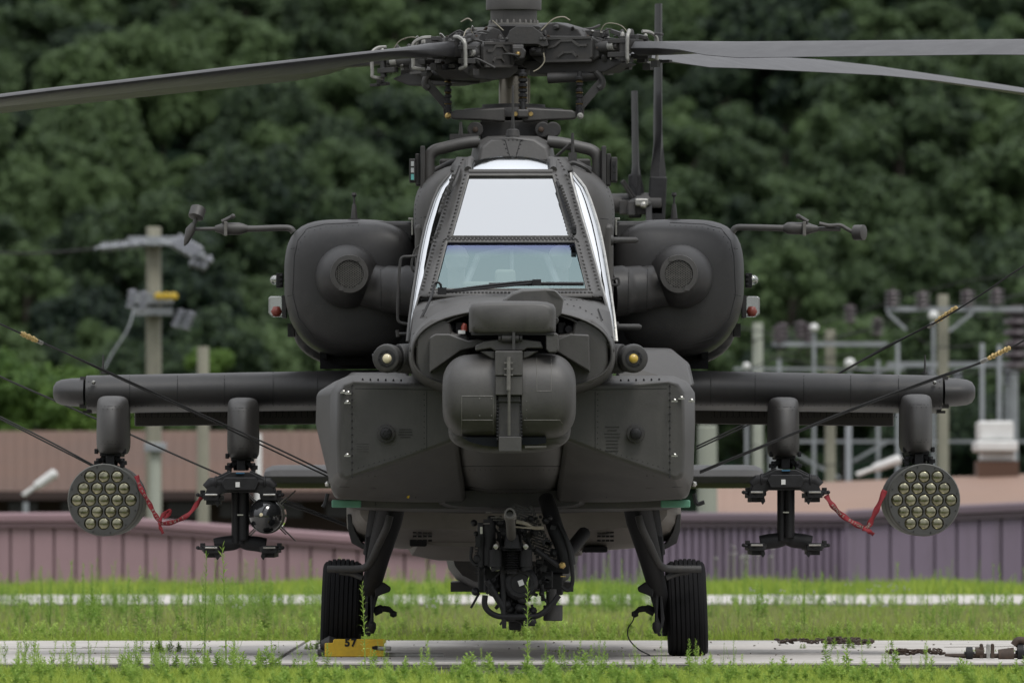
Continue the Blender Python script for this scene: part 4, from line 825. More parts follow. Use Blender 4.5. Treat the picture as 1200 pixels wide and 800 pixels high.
# --- rocket pods
def disc_with_holes(c, r, holes, hr, y, th=.012):
    bm = bmesh.new()
    def loop(cx, cz, rad, n):
        vs = [bm.verts.new((cx+rad*math.cos(2*PI*i/n), y, cz+rad*math.sin(2*PI*i/n))) for i in range(n)]
        return [bm.edges.new((vs[i], vs[(i+1) % n])) for i in range(n)]
    E = loop(c.x, c.z, r, 48)
    for hx, hz in holes: E += loop(hx, hz, hr, 18)
    bmesh.ops.triangle_fill(bm, use_beauty=True, use_dissolve=False, edges=E)
    bmesh.ops.recalc_face_normals(bm, faces=bm.faces)
    if sum(f.normal.y for f in bm.faces) > 0: bmesh.ops.reverse_faces(bm, faces=bm.faces)
    me = bpy.data.meshes.new('face_plate'); bm.to_mesh(me); bm.free(); return me
for cx, cy, lbl, sgn in ((121.5, 585.5, 'left rocket pod', -1), (1083, 585.5, 'right rocket pod', 1)):
    y0 = .22; y1 = 1.75; c = P(cx, cy, y0); r = 42*sc(y0)
    m = MB(); prof_ = [(0, r*.985), (.006, r), (.03, r), (.034, r*1.015), (.06, r*1.015), (.066, r), (.62, r), (.625, r*1.012), (.66, r*1.012), (.665, r), (1.15, r), (1.35, r), (1.53, r*.97)]
    n = 44; vs = []; fs = []
    for t_, rr_ in prof_: vs += [c+Vector((rr_*math.cos(2*PI*j/n), t_, rr_*math.sin(2*PI*j/n))) for j in range(n)]
    for i in range(len(prof_)-1):
        for j in range(n): fs.append((i*n+j, i*n+(j+1) % n, (i+1)*n+(j+1) % n, (i+1)*n+j))
    m.add(vs, fs); pod = part('rocket_pod', m, pod_side, H, smooth=40, label=lbl+' with nineteen domed tube plugs')
    # splay of the two pods in the photograph comes from perspective alone
    holes = []; sp = 15.75*sc(y0); sv = 13.7*sc(y0)
    for ri, nn in enumerate((3, 4, 5, 4, 3)):
        for k in range(nn): holes.append((c.x+(k-(nn-1)/2)*sp+(0 if sgn > 0 else .0), c.z+(2-ri)*sv))
    hr = 7.35*sc(y0)
    part('face_plate', disc_with_holes(c, r*.985, holes, hr, y0+.002), pod_m, pod, smooth=0)
    tm_ = None
    for hx, hz in holes:  # each mouth holds a domed plug, shaped to catch a bright band of sky
        if tm_ is None:
            n = 20; vs = []; fs = []
            pr = [(-.001, hr*1.01), (-.001, hr*.99), (.004, hr*.985), (.008, hr*.985)]+[(.012+.038*(1-math.cos(a)), hr*.90*math.cos(a)+.0001) if False else (.012-.014*math.sin(a), hr*.97*math.cos(a)+.0001) for a in np.linspace(0, PI/2, 8)]
            for t_, rr_ in pr: vs += [Vector((rr_*math.cos(2*PI*j/n), t_, rr_*math.sin(2*PI*j/n))) for j in range(n)]
            for i in range(len(pr)-1):
                for j in range(n): fs.append((i*n+j, (i+1)*n+j, (i+1)*n+(j+1) % n, i*n+(j+1) % n))
            me = bpy.data.meshes.new('rocket_tube_plug'); me.from_pydata(vs, [], fs); me.materials.append(tube_m); me.shade_smooth(); me.set_sharp_from_angle(angle=.7); tm_ = me
        o = bpy.data.objects.new('rocket_tube_plug', tm_); COL.objects.link(o); o.parent = pod; o.matrix_parent_inverse = world_of(pod).inverted(); o.location = (hx, y0+.003, hz)
    m = MB()
    for k in range(12): m.bolt(c+Vector((r*.93*math.cos(k*PI/6+.2), -.001, r*.93*math.sin(k*PI/6+.2))), .0045, h=.004)
    part('face_bolts', m, black, pod, kind='stuff')
# --- missile launchers
def launcher(cx, top, lbl, pyc):
    m = MB(); q = lambda dx, dy, y: P(cx+dx, top+dy, y)
    # top 553 .. bottom 647; centre bracket
    m.prism([(cx-12, top), (cx+12, top), (cx+30, top+9), (cx+38, top+16), (cx+42, top+28), (cx+30, top+30), (cx+20, top+24), (cx-20, top+24), (cx-30, top+30), (cx-42, top+28), (cx-38, top+16), (cx-30, top+9)], .25, .9)
    m.prism([(cx-18, top+6), (cx+18, top+6), (cx+22, top+12), (cx+18, top+21), (cx-18, top+21), (cx-22, top+12)], .16, .3)
    for s_ in (-1, 1):
        m.tube([q(s_*20, 12, .28), q(s_*34, 13, .28), q(s_*40, 19, .28)], [.034, .036, .03], 12); m.tube([q(s_*27, 12.5, .28), q(s_*30, 12.5, .28)], .042, 12)
        m.bar(q(s_*10, 2, .3), q(s_*30, 12, .3), .02, .05)
    m.tube([q(0, 18, .45), q(0, 85, .45)], .052, 16); m.tube([q(4, 22, .40), q(4, 80, .40)], .03, 10); m.tube([q(-5, 22, .41), q(-5, 84, .41)], .022, 10)
    m.tube(catmull([q(0, 76, .45), q(-7, 82, .45), q(-20, 84, .45), q(-30, 86, .45)]), [.045]*19, 12); m.tube(catmull([q(0, 76, .45), q(7, 82, .45), q(20, 84, .45), q(30, 86, .45)]), .045, 12)
    ln = part('missile_launcher', m, black, H, bevel=.006, label=lbl)
    i = 0
    for dy in (27, 89):
        for s_ in (-1, 1):
            r_ = MB(); xx = s_*34
            r_.lathe([(0, .052), (.012, .056), (.03, .056), (.036, .04)], q(xx, dy+4, .30), 'z', 16); r_.pbox(cx+xx-9, top+dy, cx+xx+9, top+dy+6, .25, 1.5); r_.pbox(cx+xx-11*0-6, top+dy+5, cx+xx+6, top+dy+11, .3, 1.5); r_.prism([(cx+xx-9*s_, top+dy+6), (cx+xx-3*s_, top+dy+6), (cx+xx-7*s_, top+dy+14), (cx+xx-10*s_, top+dy+10)], .27, .4)
            r_.tube([q(xx+s_*8, dy+1, .3), q(xx+s_*15, dy, .3)], .009, 8); r_.lathe([(-.012, .006), (0, .014), (.012, .006)], q(xx+s_*15.5, dy-.5, .3), 'x', 8); r_.pbox(cx+xx+s_*11-2, top+dy-6, cx+xx+s_*11+3, top+dy+2, .3, .5)
            rl = part('launch_rail', r_, black, ln, bevel=.003)
            e = MB(); e.tube([q(xx-7, dy-.5, .24), q(xx+7, dy-.5, .24)], .006, 6); part('rail_wear', e, steel, ln)
    e = MB(); e.box(q(-3, 14.5, .155), (.025, .006, .03)); part('white_mark', e, white, ln, smooth=0)
    e = MB(); e.box(q(0, 50, .36), (.035, .02, .008)); part('clip', e, steel, ln)
    e = MB(); e.box(q(0, 1, .24), (.05, .02, .008)); part('blue_band', e, mat('blue tape', (.04, .14, .25), .5) if cx < 500 else bpy.data.materials['blue tape'], ln, smooth=0)
    return ln
ll = launcher(281.5, 553, 'left missile launcher carrying one missile', 282)
lr = launcher(921, 550, 'right missile launcher with empty rails', 921)
m = MB(); c = P(311, 604, .30); r = 20*sc(.3)
m.lathe([(-r*1.0, .002), (-r*.98, r*.2), (-r*.85, r*.53), (-r*.6, r*.8), (-r*.25, r*.96), (0, r), (.05, r), (.055, r*.97), (1.4, r*.97), (1.45, r*.7)], c, 'y', 36)
ms = part('missile', m, mat('glossy seeker dome', (.012, .013, .014), .16, var=.2, coat=1), H, smooth=35)
m = MB(); m.lathe([(-.0, .010), (-.004, .011), (-.006, .003)], c+Vector((-.022, -r*.93, .006)), (0.2, 1, 0), 12); part('seeker_eye', m, lens_m, ms)
m = MB(); m.lathe([(.25, r*1.03), (.255, r*1.06), (.5, r*1.06), (.505, r*1.03)], c, 'y', 30); part('missile_band', m, pod_side, ms)
for a in (45, 135, 225, 315):
    m = MB(); u = Vector((math.cos(math.radians(a)), 0, math.sin(math.radians(a)))); v = Vector((-u.z, 0, u.x))
    for ya, ext in ((.42, .062), (1.2, .12)):
        p0 = c+u*r*.95; vs = [p0+Vector((0, ya, 0)), p0+Vector((0, ya+.2, 0)), p0+u*ext+Vector((0, ya+.2, 0)), p0+u*ext+Vector((0, ya+.1, 0))]
        m.add([x+v*.003 for x in vs]+[x-v*.003 for x in vs], [(0, 1, 2, 3), (7, 6, 5, 4), (0, 4, 5, 1), (1, 5, 6, 2), (2, 6, 7, 3), (3, 7, 4, 0)])
    part('missile_fin', m, pod_side, ms, smooth=0)
m = MB(); m.pbox(304, 585, 317, 592, .4, 1.2); part('missile_hanger', m, black, ms)

# --- stabilator and tail
def stab():
    m = MB(); rr = []
    for px, k in ((309, .30), (311, .7), (318, .95), (330, 1), (420, 1.0), (604, 1.0)):
        rr.append([P(px, 558, 9.9)+Vector((0, y*1.0, z*k)) for y, z in ((0, 0), (.02, .045), (.1, .075), (.4, .08), (.95, .0), (.95, -.07), (.4, -.08), (.1, -.075), (.02, -.045))])
    m.loft(rr); return m
m1 = stab(); both('stabilator', m1, belly_m if False else paint_w, smooth=40, bevel=.004)
m = MB(); m.loft([superring(602.5, 420, 85, 150, 3.6, 24, 2.6), superring(602.5, 450, 62, 110, 5.5, 24, 2.4), superring(602.5, 470, 40, 70, 8.5, 24, 2.2), superring(602.5, 475, 25, 50, 11, 24, 2.2)]); part('tail_boom', m, paint_d, H, smooth=50)
m = MB(); m.loft([[P(595, 520, 9.4), P(610, 520, 9.4), P(607, 520, 10.9), P(598, 520, 10.9)], [P(597, 205, 10.3), P(608, 205, 10.3), P(606, 205, 11.3), P(599, 205, 11.3)]]); part('tail_fin', m, paint_d, H, bevel=.02)
hub = P(760, 238, 10.4)
m = MB(); m.tube([P(606, 240, 10.5), hub], .07, 12); m.lathe([(-.09, .07), (.09, .07)], hub, 'x', 16)
m.box(hub+Vector((-.05, 0, -.03)), (.30, .12, .10)); m.tube([hub+Vector((-.1, -.08, .03)), hub+Vector((-.18, -.06, .15))], .02, 8); m.tube(catmull([P(738, 250, 10.3), P(740, 238, 10.3), P(752, 234, 10.3), P(762, 240, 10.3)]), .022, 8); m.box(P(740, 244, 10.3), (.05, .06, .1)); th = part('tail_rotor_hub', m, paint_d, H, bevel=.01)
m = MB(); m.box(P(752, 237, 10.25), (.09, .03, .05)); m.bolt(P(754, 240, 10.25), .03); part('tail_rotor_fitting', m, steel, th, bevel=.01)
def tblade(px, y_tip, tilt, c_, tw):
    a = P(px, 250, 10.4); b = P(px+tilt, y_tip, 10.4); rr = []
    for u, ww, ch_ in ((0, .035, .07), (.1, .055, .10), (.2, .055, .11), (.32, .03, .20), (.4, .022, .25), (1, .022, .25)):
        p = a.lerp(b, u); ang = math.radians(tw+(1-u)*8)
        rr.append([p+Matrix.Rotation(ang, 3, 'Z')@Vector((x*ww*1.0, y*ch_, 0)) for x, y in ((0, -.5), (1, -.2), (.8, .1), (0, .5), (-.8, .1), (-1, -.2))])
    m = MB(); m.loft(rr); return m
part('tail_rotor_blade', tblade(770, 5, 1, 0, 8), blade_m, H, smooth=50)
part('tail_rotor_blade', tblade(745, 107, -2, 0, 3), blade_m, H, smooth=50)
for dx, dz in ((.35, -1.1), (-.2, -1.3)):
    a = hub; b = hub+Vector((.03, dx*1.2, dz)); m = MB(); m.loft([[a+Vector((.02, -.1, 0)), a+Vector((.02, .1, 0)), a+Vector((-.02, .1, 0)), a+Vector((-.02, -.1, 0))], [b+Vector((.02, -.12, 0)), b+Vector((.02, .12, 0)), b+Vector((-.02, .12, 0)), b+Vector((-.02, -.12, 0))]]); part('tail_rotor_blade', m, blade_m, H, smooth=0)
m = MB(); m.box(P(750, 236, 10.45), (.26, .2, .05)); m.box(P(770, 236, 10.4), (.12, .12, .34), Matrix.Rotation(.05, 3, 'Y')); m.box(P(744, 230, 10.4), (.09, .1, .3)); part('tail_rotor_yoke', m, black, H, bevel=.015)
m = MB(); m.tube([P(605, 500, 10.2), P(605, 725, 10.6)], [.07, .05], 10); m.pbox(596, 712, 598.5, 740, 10.4, 10.8); m.pbox(613, 712, 615.5, 740, 10.4, 10.8); tw_ = part('tail_gear_strut', m, black, H)
m = MB(); m.lathe([(-.055, .12), (-.05, .165), (-.03, .185), (.03, .185), (.05, .165), (.055, .12)], (X(606, 10.6), 10.6, .185), 'x', 28); part('tail_wheel', m, rubber, H)
# --- belly
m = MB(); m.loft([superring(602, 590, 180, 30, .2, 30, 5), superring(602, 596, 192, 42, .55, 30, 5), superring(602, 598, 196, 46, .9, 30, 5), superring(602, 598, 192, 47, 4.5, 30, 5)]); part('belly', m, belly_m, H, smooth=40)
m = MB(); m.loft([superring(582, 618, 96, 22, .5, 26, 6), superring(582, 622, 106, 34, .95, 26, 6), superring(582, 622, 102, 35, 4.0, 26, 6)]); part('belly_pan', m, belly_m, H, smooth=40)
m = MB(); m.loft([superring(600, 640, 70, 45, 4.6, 26, 3), superring(600, 640, 78, 52, 4.9, 26, 3), superring(600, 640, 60, 50, 8, 26, 3)]); m.pbox(528, 682, 672, 693, 4.9, 6.5); part('tail_boom_fairing', m, paint_d, H, smooth=50)
m = MB(); m.loft([superring(601, 584, 196, 12, -1.2, 26, 5), superring(601, 585, 198, 14, -1.0, 26, 5), superring(601, 586, 196, 14, .6, 26, 5)]); part('lower_sponson', m, paint, H, smooth=40)
m = MB(); m.loft([superring(600, 584, 80, 10, -1.4, 26, 4), superring(600, 586, 90, 12, -1.1, 26, 4), superring(600, 588, 120, 14, .5, 26, 4)]); part('gun_bay', m, paint_d, H, smooth=40)
m = MB()
for sx in (1, -1):
    for k in range(4):
        for j in range(7): m.box(P(602+sx*(98+k*6 if sx < 0 else 100+k*5), 603+j*5, .3), (.022, .05, .012))
part('louvre_stack', m, black, H, smooth=0)
m = MB(); m.pbox(684, 640, 712, 647, .5, 1.0); m.lathe([(-.03, .05), (.02, .05)], P(520, 608, .45), 'y', 16); m.pbox(480, 607, 500, 640, .45, .6); part('belly_antenna', m, matte_black, H, bevel=.01)
m = MB()
for px in range(415, 790, 7): m.bolt(P(px, 632+random.uniform(-.3, .3), .71), .005, h=.004)
for px in range(485, 690, 11): m.bolt(P(px, 646, .86), .006, h=.006)
for px, py in ((533, 640), (673, 640), (475, 627)): m.box(P(px, py, .80), (.012, .1, .04))
part('belly_rivets', m, line_m, H, smooth=0, kind='stuff')
m = MB(); m.prism([(407, 602), (411, 602), (416, 622), (424, 636), (440, 643), (425, 643), (412, 636), (408, 622)], .48, 1.2); both('sponson_edge', m, paint_w, bevel=.004)
# --- landing gear
def mg(px, py, y): return P(px, py, y)
m = MB()
m.tube([mg(462, 575, -.7), mg(455, 610, -.62), mg(444, 650, -.45), mg(432, 700, -.22), mg(424, 735, -.05)], [.085, .082, .068, .052, .042], 18)
m.tube([mg(445, 585, -.3), mg(440, 620, -.25), mg(436, 650, -.2)], .055, 12)
m.prism([(428, 629), (436, 627), (440, 640), (440, 700), (434, 745), (428, 745), (430, 700), (427, 680)], -.3, -.2)
m.prism([(437, 676), (451, 683), (458, 688), (457, 693), (448, 696), (440, 700)], -.34, -.2)
m.prism([(430, 690), (434, 688), (436, 722), (432, 732), (428, 735), (426, 724)], -.3, .1)
m.tube([mg(424, 718, 0), mg(398, 712, 0)], .05, 12); m.pbox(422, 700, 430, 722, -.1, .1); m.pbox(423, 712, 432, 745, -.08, .06)
lg = both('landing_strut', m, black, bevel=.008)
m = MB(); m.tube(catmull([mg(457, 604, -.75), mg(453, 618, -.74), mg(444, 637, -.62), mg(436, 655, -.5), mg(430, 663, -.45), mg(420, 666, -.42), mg(384, 666.5, -.38)], 5), .022, 10); m.tube(catmull([mg(425, 677, -.4), mg(412, 672, -.38), mg(398, 670, -.38)]), .016, 8); both('brake_line_guard', m, paint_d)
m = MB(); m.tube(catmull([mg(438, 717, -.2), mg(447, 713, -.2), mg(456, 714, -.2), mg(461, 719, -.2)]), [.025]*7+[.018]*6+[.014]*6, 8); m.lathe([(-.02, .012), (0, .022), (.02, .012)], mg(461, 719, -.2), 'x', 10); m.tube([mg(436, 680, -.3), mg(436, 730, -.3)], .010, 8); m.lathe([(-.04, .01), (-.01, .024), (.02, .024), (.03, .012)], mg(436, 734, -.3), 'z', 10)
for px, py in ((424, 686), (423, 694), (424, 704), (422, 712)): m.box(mg(px, py, -.1), (.05, .06, .025))
both('towing_lug', m, black)
def tyre_mb(cx):
    m = MB(); pr = []; W = .118; Ro = .292
    pts = [(-W*.62, .15), (-W*.93, .19), (-W, .235), (-W*.96, .255), (-W*.86, .270)]
    k = 7
    for i in range(k):
        a = -W*.78+2*W*.78*i/k; b = -W*.78+2*W*.78*(i+1)/k; rr_ = Ro-.030*abs((a+b)/2/W)**2.4
        pts += [(a+.001, rr_-.009), (a+.004, rr_-.001), (b-.004, rr_-.001), (b-.001, rr_-.009)]
    pts += [(W*.86, .270), (W*.96, .255), (W, .235), (W*.93, .19), (W*.62, .15)]
    m.lathe(pts, (0, 0, 0), 'x', 56); return m
wh = P(400.5, 770, 0)
tl = tyre_mb(0); M = Matrix.Translation((wh.x, 0, .291))@Matrix.Rotation(math.radians(2.2), 4, 'Y')
vs = []
for v in tl.v:
    p = M@Vector(v)
    if p.z < .05: p.x += (p.x-wh.x)*.18*(1-max(0, p.z)/.05)
    if p.z < .004: p.z = .004+.0005*random.random()
    vs.append(tuple(p))
tl.v = vs; ty = both('tyre', tl, rubber, smooth=40)
m = MB(); m.lathe([(-.06, .155), (-.065, .13), (-.03, .12), (-.03, .05), (-.07, .04), (.07, .04), (.03, .05), (.03, .12), (.065, .13), (.06, .155)], (wh.x, 0, .291), 'x', 28)
for i, mm_ in enumerate((m, m.mirror())): part('wheel_rim', mm_, paint_d, ty[i])
m = MB(); m.lathe([(.06, .10), (.10, .10), (.13, .07)], (wh.x, 0, .291), 'x', 20)
for k in range(6): m.box((wh.x+.12, .085*math.cos(k), .291+.085*math.sin(k)), (.03, .04, .04))
for i, mm_ in enumerate((m, m.mirror())): part('brake_drum', mm_, black, ty[i])
# --- chain gun
g = lambda px, py, y=-1.9: P(px, py, y)
m = MB(); m.lathe([(0, .031), (.0, .019), (.05, .019)], (0, 0, 0), 'y', 4) if False else None
a0 = g(597.5, 601, -2.75); a1 = g(600, 640, -1.7); ax = (a1-a0).normalized()
m = MB(); n = 24; u = ax.orthogonal().normalized(); v = ax.cross(u)
pr = [(.05, .0005), (.05, .019), (0, .020), (0, .030), (.012, .034), (.10, .036), (.11, .031), (.30, .027), (1.0, .027)]
vs = []; fs = []
for t_, r_ in pr: vs += [a0+ax*t_+(u*math.cos(2*PI*j/n)+v*math.sin(2*PI*j/n))*r_ for j in range(n)]
for i in range(len(pr)-1):
    for j in range(n): fs.append((i*n+j, i*n+(j+1) % n, (i+1)*n+(j+1) % n, (i+1)*n+j))
m.add(vs, fs); gun = part('cannon_barrel', m, mat('gun metal grey', (.10, .095, .085), .45, metal=.4, var=.2, scale=20), H)
m = MB(); m.tube([g(600, 626, -2.0), g(600, 642, -2.0)], [.035, .05], 16)
for i in range(8): m.tube([g(598, 648+i*2.6, -1.95), g(604, 648+i*2.6, -1.95)], .044, 12) if False else m.lathe([(-.004, .036), (0, .043), (.004, .036)], g(600.5, 648+i*2.7, -1.95), 'z', 16)
m.tube([g(600.5, 640, -1.93), g(600.5, 672, -1.93)], .033, 12); part('recoil_spring', m, black, H)
m = MB()
for px in (581, 616):
    m.tube([g(px, 644, -1.95), g(px, 664, -1.95)], .038, 14); m.tube([g(px, 640, -1.95), g(px, 645, -1.95)], .022, 12); m.tube([g(px, 664, -1.95), g(px+1, 668, -1.95)], .03, 12)
m.tube([g(600.5, 645, -1.95), g(600.5, 642.5, -1.95)], [.062, .055], 16); part('recoil_adapter', m, black, H)
m = MB()
for px in (581, 616): m.lathe([(-.012, .014), (-.013, .008)], g(px, 640, -1.98), 'y', 12); m.tube(catmull([g(px-2.6, 640, -1.99), g(px, 637, -1.99), g(px+2.6, 640, -1.99), g(px, 643, -1.99), g(px-2.6, 640, -1.99)]), .003, 5)
m.tube(catmull([g(574.5, 663), g(576, 667), g(584, 668), g(587, 664)]), .003, 5); part('spring_cap', m, steel, H)
m = MB(); m.lathe([(0, .10), (-.05, .10), (-.07, .085), (-.075, .03)], g(610, 683, -1.85), 'y', 28); m.lathe([(-.07, .088), (-.08, .08), (-.08, .06), (-.07, .05)], g(610, 683, -1.85), 'y', 28)
for k in range(10): m.bolt(g(610, 683, -1.93)+Vector((.075*math.cos(k*.628), 0, .075*math.sin(k*.628))), .008)
rc = part('drive_motor', m, black, H)
m = MB(); m.box(g(610.5, 682.5, -1.94), (.030, .006, .032), Matrix.Rotation(-.35, 3, 'Y')); part('data_plate', m, white, rc, smooth=0)
m = MB()
for x0, y0, x1, y1, ya, yb in ((585, 655, 622, 700, -1.8, -1.2), (590, 695, 616, 728, -1.8, -1.3), (596, 722, 611, 738, -1.7, -1.5), (622, 668, 648, 690, -1.75, -1.3), (567, 664, 586, 694, -1.8, -1.3), (628, 655, 668, 672, -1.6, -1.2), (644, 672, 660, 697, -1.7, -1.3), (560, 640, 571, 694, -1.75, -1.4), (571, 604, 581, 640, -1.7, -1.2), (588, 612, 612, 655, -1.6, -1.0)): m.pbox(x0, y0, x1, y1, ya, yb)
part('gun_cradle', m, black, H, bevel=.012)
m = MB(); random.seed(3)
for i in range(220):
    px = random.gauss(605, 26); py = random.uniform(604, 728); 
    if abs(px-604) > 50 or (py > 696 and abs(px-604) > 22): continue
    s1 = random.uniform(.012, .05)
    if i % 3 == 0: m.bolt(g(px, py, -1.84-random.random()*.06), s1*.6, h=.03, n=8)
    elif i % 3 == 1: m.box(g(px, py, -1.83), (s1, .06, s1*random.uniform(.4, 1.6)), Matrix.Rotation(random.uniform(-.6, .6), 3, 'Y'))
    else: m.tube([g(px, py, -1.86), g(px+random.uniform(-12, 12), py+random.uniform(4, 20), -1.84)], random.uniform(.005, .012), 6)
part('gun_fittings', m, black, H, kind='stuff')
m = MB()
m.tube([g(564, 612), g(564, 664)], .022, 10); m.tube([g(573, 608), g(573, 662)], .034, 12); m.pbox(557, 628, 563, 640, -1.95, -1.85); m.tube(catmull([g(553, 640), g(552, 655), g(560, 662), g(573, 660)]), .01, 6); m.tube([g(590, 640), g(590, 715), g(591, 736)], [.018, .016, .012], 8)
m.tube([g(571, 680), g(590, 712)], .02, 8)
for i in range(10): m.box(g(558.5, 640+i*3.6, -1.9), (.02, .03, .009))
part('gun_actuator', m, black, H)
m = MB(); m.tube(catmull([g(640, 585, -1.6), g(645, 600, -1.7), g(652, 622, -1.8), g(662, 645, -1.85), g(665, 662, -1.85)]), .048, 14); m.tube(catmull([g(655, 612, -1.85), g(664, 632, -1.9), g(669, 655, -1.9), g(671, 680, -1.9), g(666, 691, -1.9), g(658, 687, -1.9)]), .012, 8); m.tube([g(628, 644), g(655, 663)], .016, 8); m.tube([g(660, 655, -1.6), g(684, 625, -1.0)], .04, 10); part('ammunition_chute_arm', m, black, H)
m = MB()
for i in range(15):
    u_ = i/14; p = g(lerp(612, 640, u_), lerp(594, 652, u_), -1.75); m.box(p, (.10-.0*u_, .06, .012), Matrix.Rotation(.35, 3, 'Y')); m.box(p+Vector((.05, -.01, 0)), (.02, .06, .018)); m.box(p+Vector((-.05, -.01, 0)), (.02, .06, .018))
part('ammunition_chute', m, paint_d, H, smooth=0)
m = MB(); m.tube(catmull([g(605, 611, -2.1), g(615, 613, -2.1), g(625, 618, -2.0), g(636, 618, -1.95)]), .011, 8); m.tube(catmull([g(604, 617, -2.1), g(617, 618, -2.1), g(636, 617.5, -1.95)]), .005, 6); part('pale_hose', m, wire_m, H)
m = MB()
for py, x0, x1 in ((600, 569, 577), (606, 575, 590), (609, 578, 590), (613, 566, 574)): m.tube([g(x0, py, -1.95), g(x1, py, -1.95)], .0035, 5)
m.box(g(564, 621, -1.96), (.014, .01, .04)); part('gun_highlight_trim', m, steel, H)
m = MB(); m.tube(catmull([g(568.5, 697), g(568, 708), g(573, 716), g(582, 721), g(592, 722), g(620, 722), g(632, 720), g(645, 710), g(655, 697)]), .017, 10); m.box(g(621, 729), (.06, .06, .04)); m.bolt(g(625, 728, -1.95), .02); part('gun_guard_bar', m, black, H)
m = MB(); m.lathe([(0, .052), (.005, .056), (.085, .056), (.09, .052)], g(648, 727, -1.8), 'z', 20); m.tube([g(646, 710, -1.8), g(646, 690, -1.8)], .03, 10); part('round_canister', m, paint_d, H)
m = MB(); m.bolt(g(659, 662, -1.95), .022, h=.02); m.box(g(660, 675, -1.95), (.03, .02, .006)); part('gun_yellow_mark', m, brass, H)

# --- main rotor
YM = 1.3; HZ = Z(60, YM); HX = X(602, YM)
def mast(px, py, y=YM): return P(px, py, y)
m = MB(); m.lathe([(0, 32*sc(YM)), (Z(12, YM)-Z(-3, YM), 32*sc(YM))], (HX, YM, 0), 'z', 4) if False else None
def vlathe(m_, pts, cx=602, n=40, y=YM): m_.lathe([(Z(py, y), r_*sc(y)) for py, r_ in pts], (X(cx, y), y, 0), 'z', n)
m = MB(); vlathe(m, [(28, 27), (12.3, 27.4), (12.2, 32.3), (10.5, 32.5), (-10, 32.5), (-12, 31)]); mc = part('mast_cap', m, paint, H)
m = MB(); vlathe(m, [(30.5, 29.5), (28, 29.5), (27.8, 27)])
for k in range(24): m.bolt((HX+.143*math.cos(k*PI/12), YM+.143*math.sin(k*PI/12), Z(27, YM)), .008, (0, 0, 1), h=.016)
part('cap_flange', m, edge_m, mc)
m = MB(); vlathe(m, [(122, 17.5), (110, 17.5), (95, 17.2), (90, 16.2), (88, 13), (80, 12.5), (70, 12)]); part('rotor_mast', m, gunmetal, H)
m = MB(); vlathe(m, [(88, 18), (86, 19), (82, 19), (80, 16), (77, 16), (76, 19), (73, 19)]); part('mast_collar', m, paint_d, H)
m = MB(); vlathe(m, [(78, 30), (70, 34), (66, 34), (56, 24), (48, 24), (32, 32), (30, 30)], n=24)
m.prism([(586, 62), (586, 52), (596, 40), (597, 36), (605, 31), (624, 31), (632, 37), (641, 46), (643, 54), (636, 55), (630, 52), (600, 52), (596, 56)], YM-.34, YM-.27)
m.pbox(598, 38, 636, 54, YM-.3, YM); m.pbox(586, 48, 616, 66, YM-.25, YM+.2)
for px in (589, 594, 634, 638): m.bolt(mast(px, 46, YM-.345), .012)
hubo = part('rotor_hub', m, paint_d, H, bevel=.012)
m = MB()
for px in (606, 620): m.box(mast(px, 45, YM-.31), (.028, .03, .032))
part('hub_rust_block', m, rust, hubo, bevel=.004)
m = MB(); m.tube([mast(600, 56, YM-.36), mast(614, 56, YM-.36)], .02, 12); m.prism([(600, 55), (612, 55), (617, 60), (614, 69), (606, 70), (600, 64)], YM-.40, YM-.3); part('hub_lug', m, paint_d, hubo, bevel=.01)
m = MB(); m.bolt(mast(607, 63.5, YM-.40), .018, h=.02); part('hub_pin', m, brass, hubo)
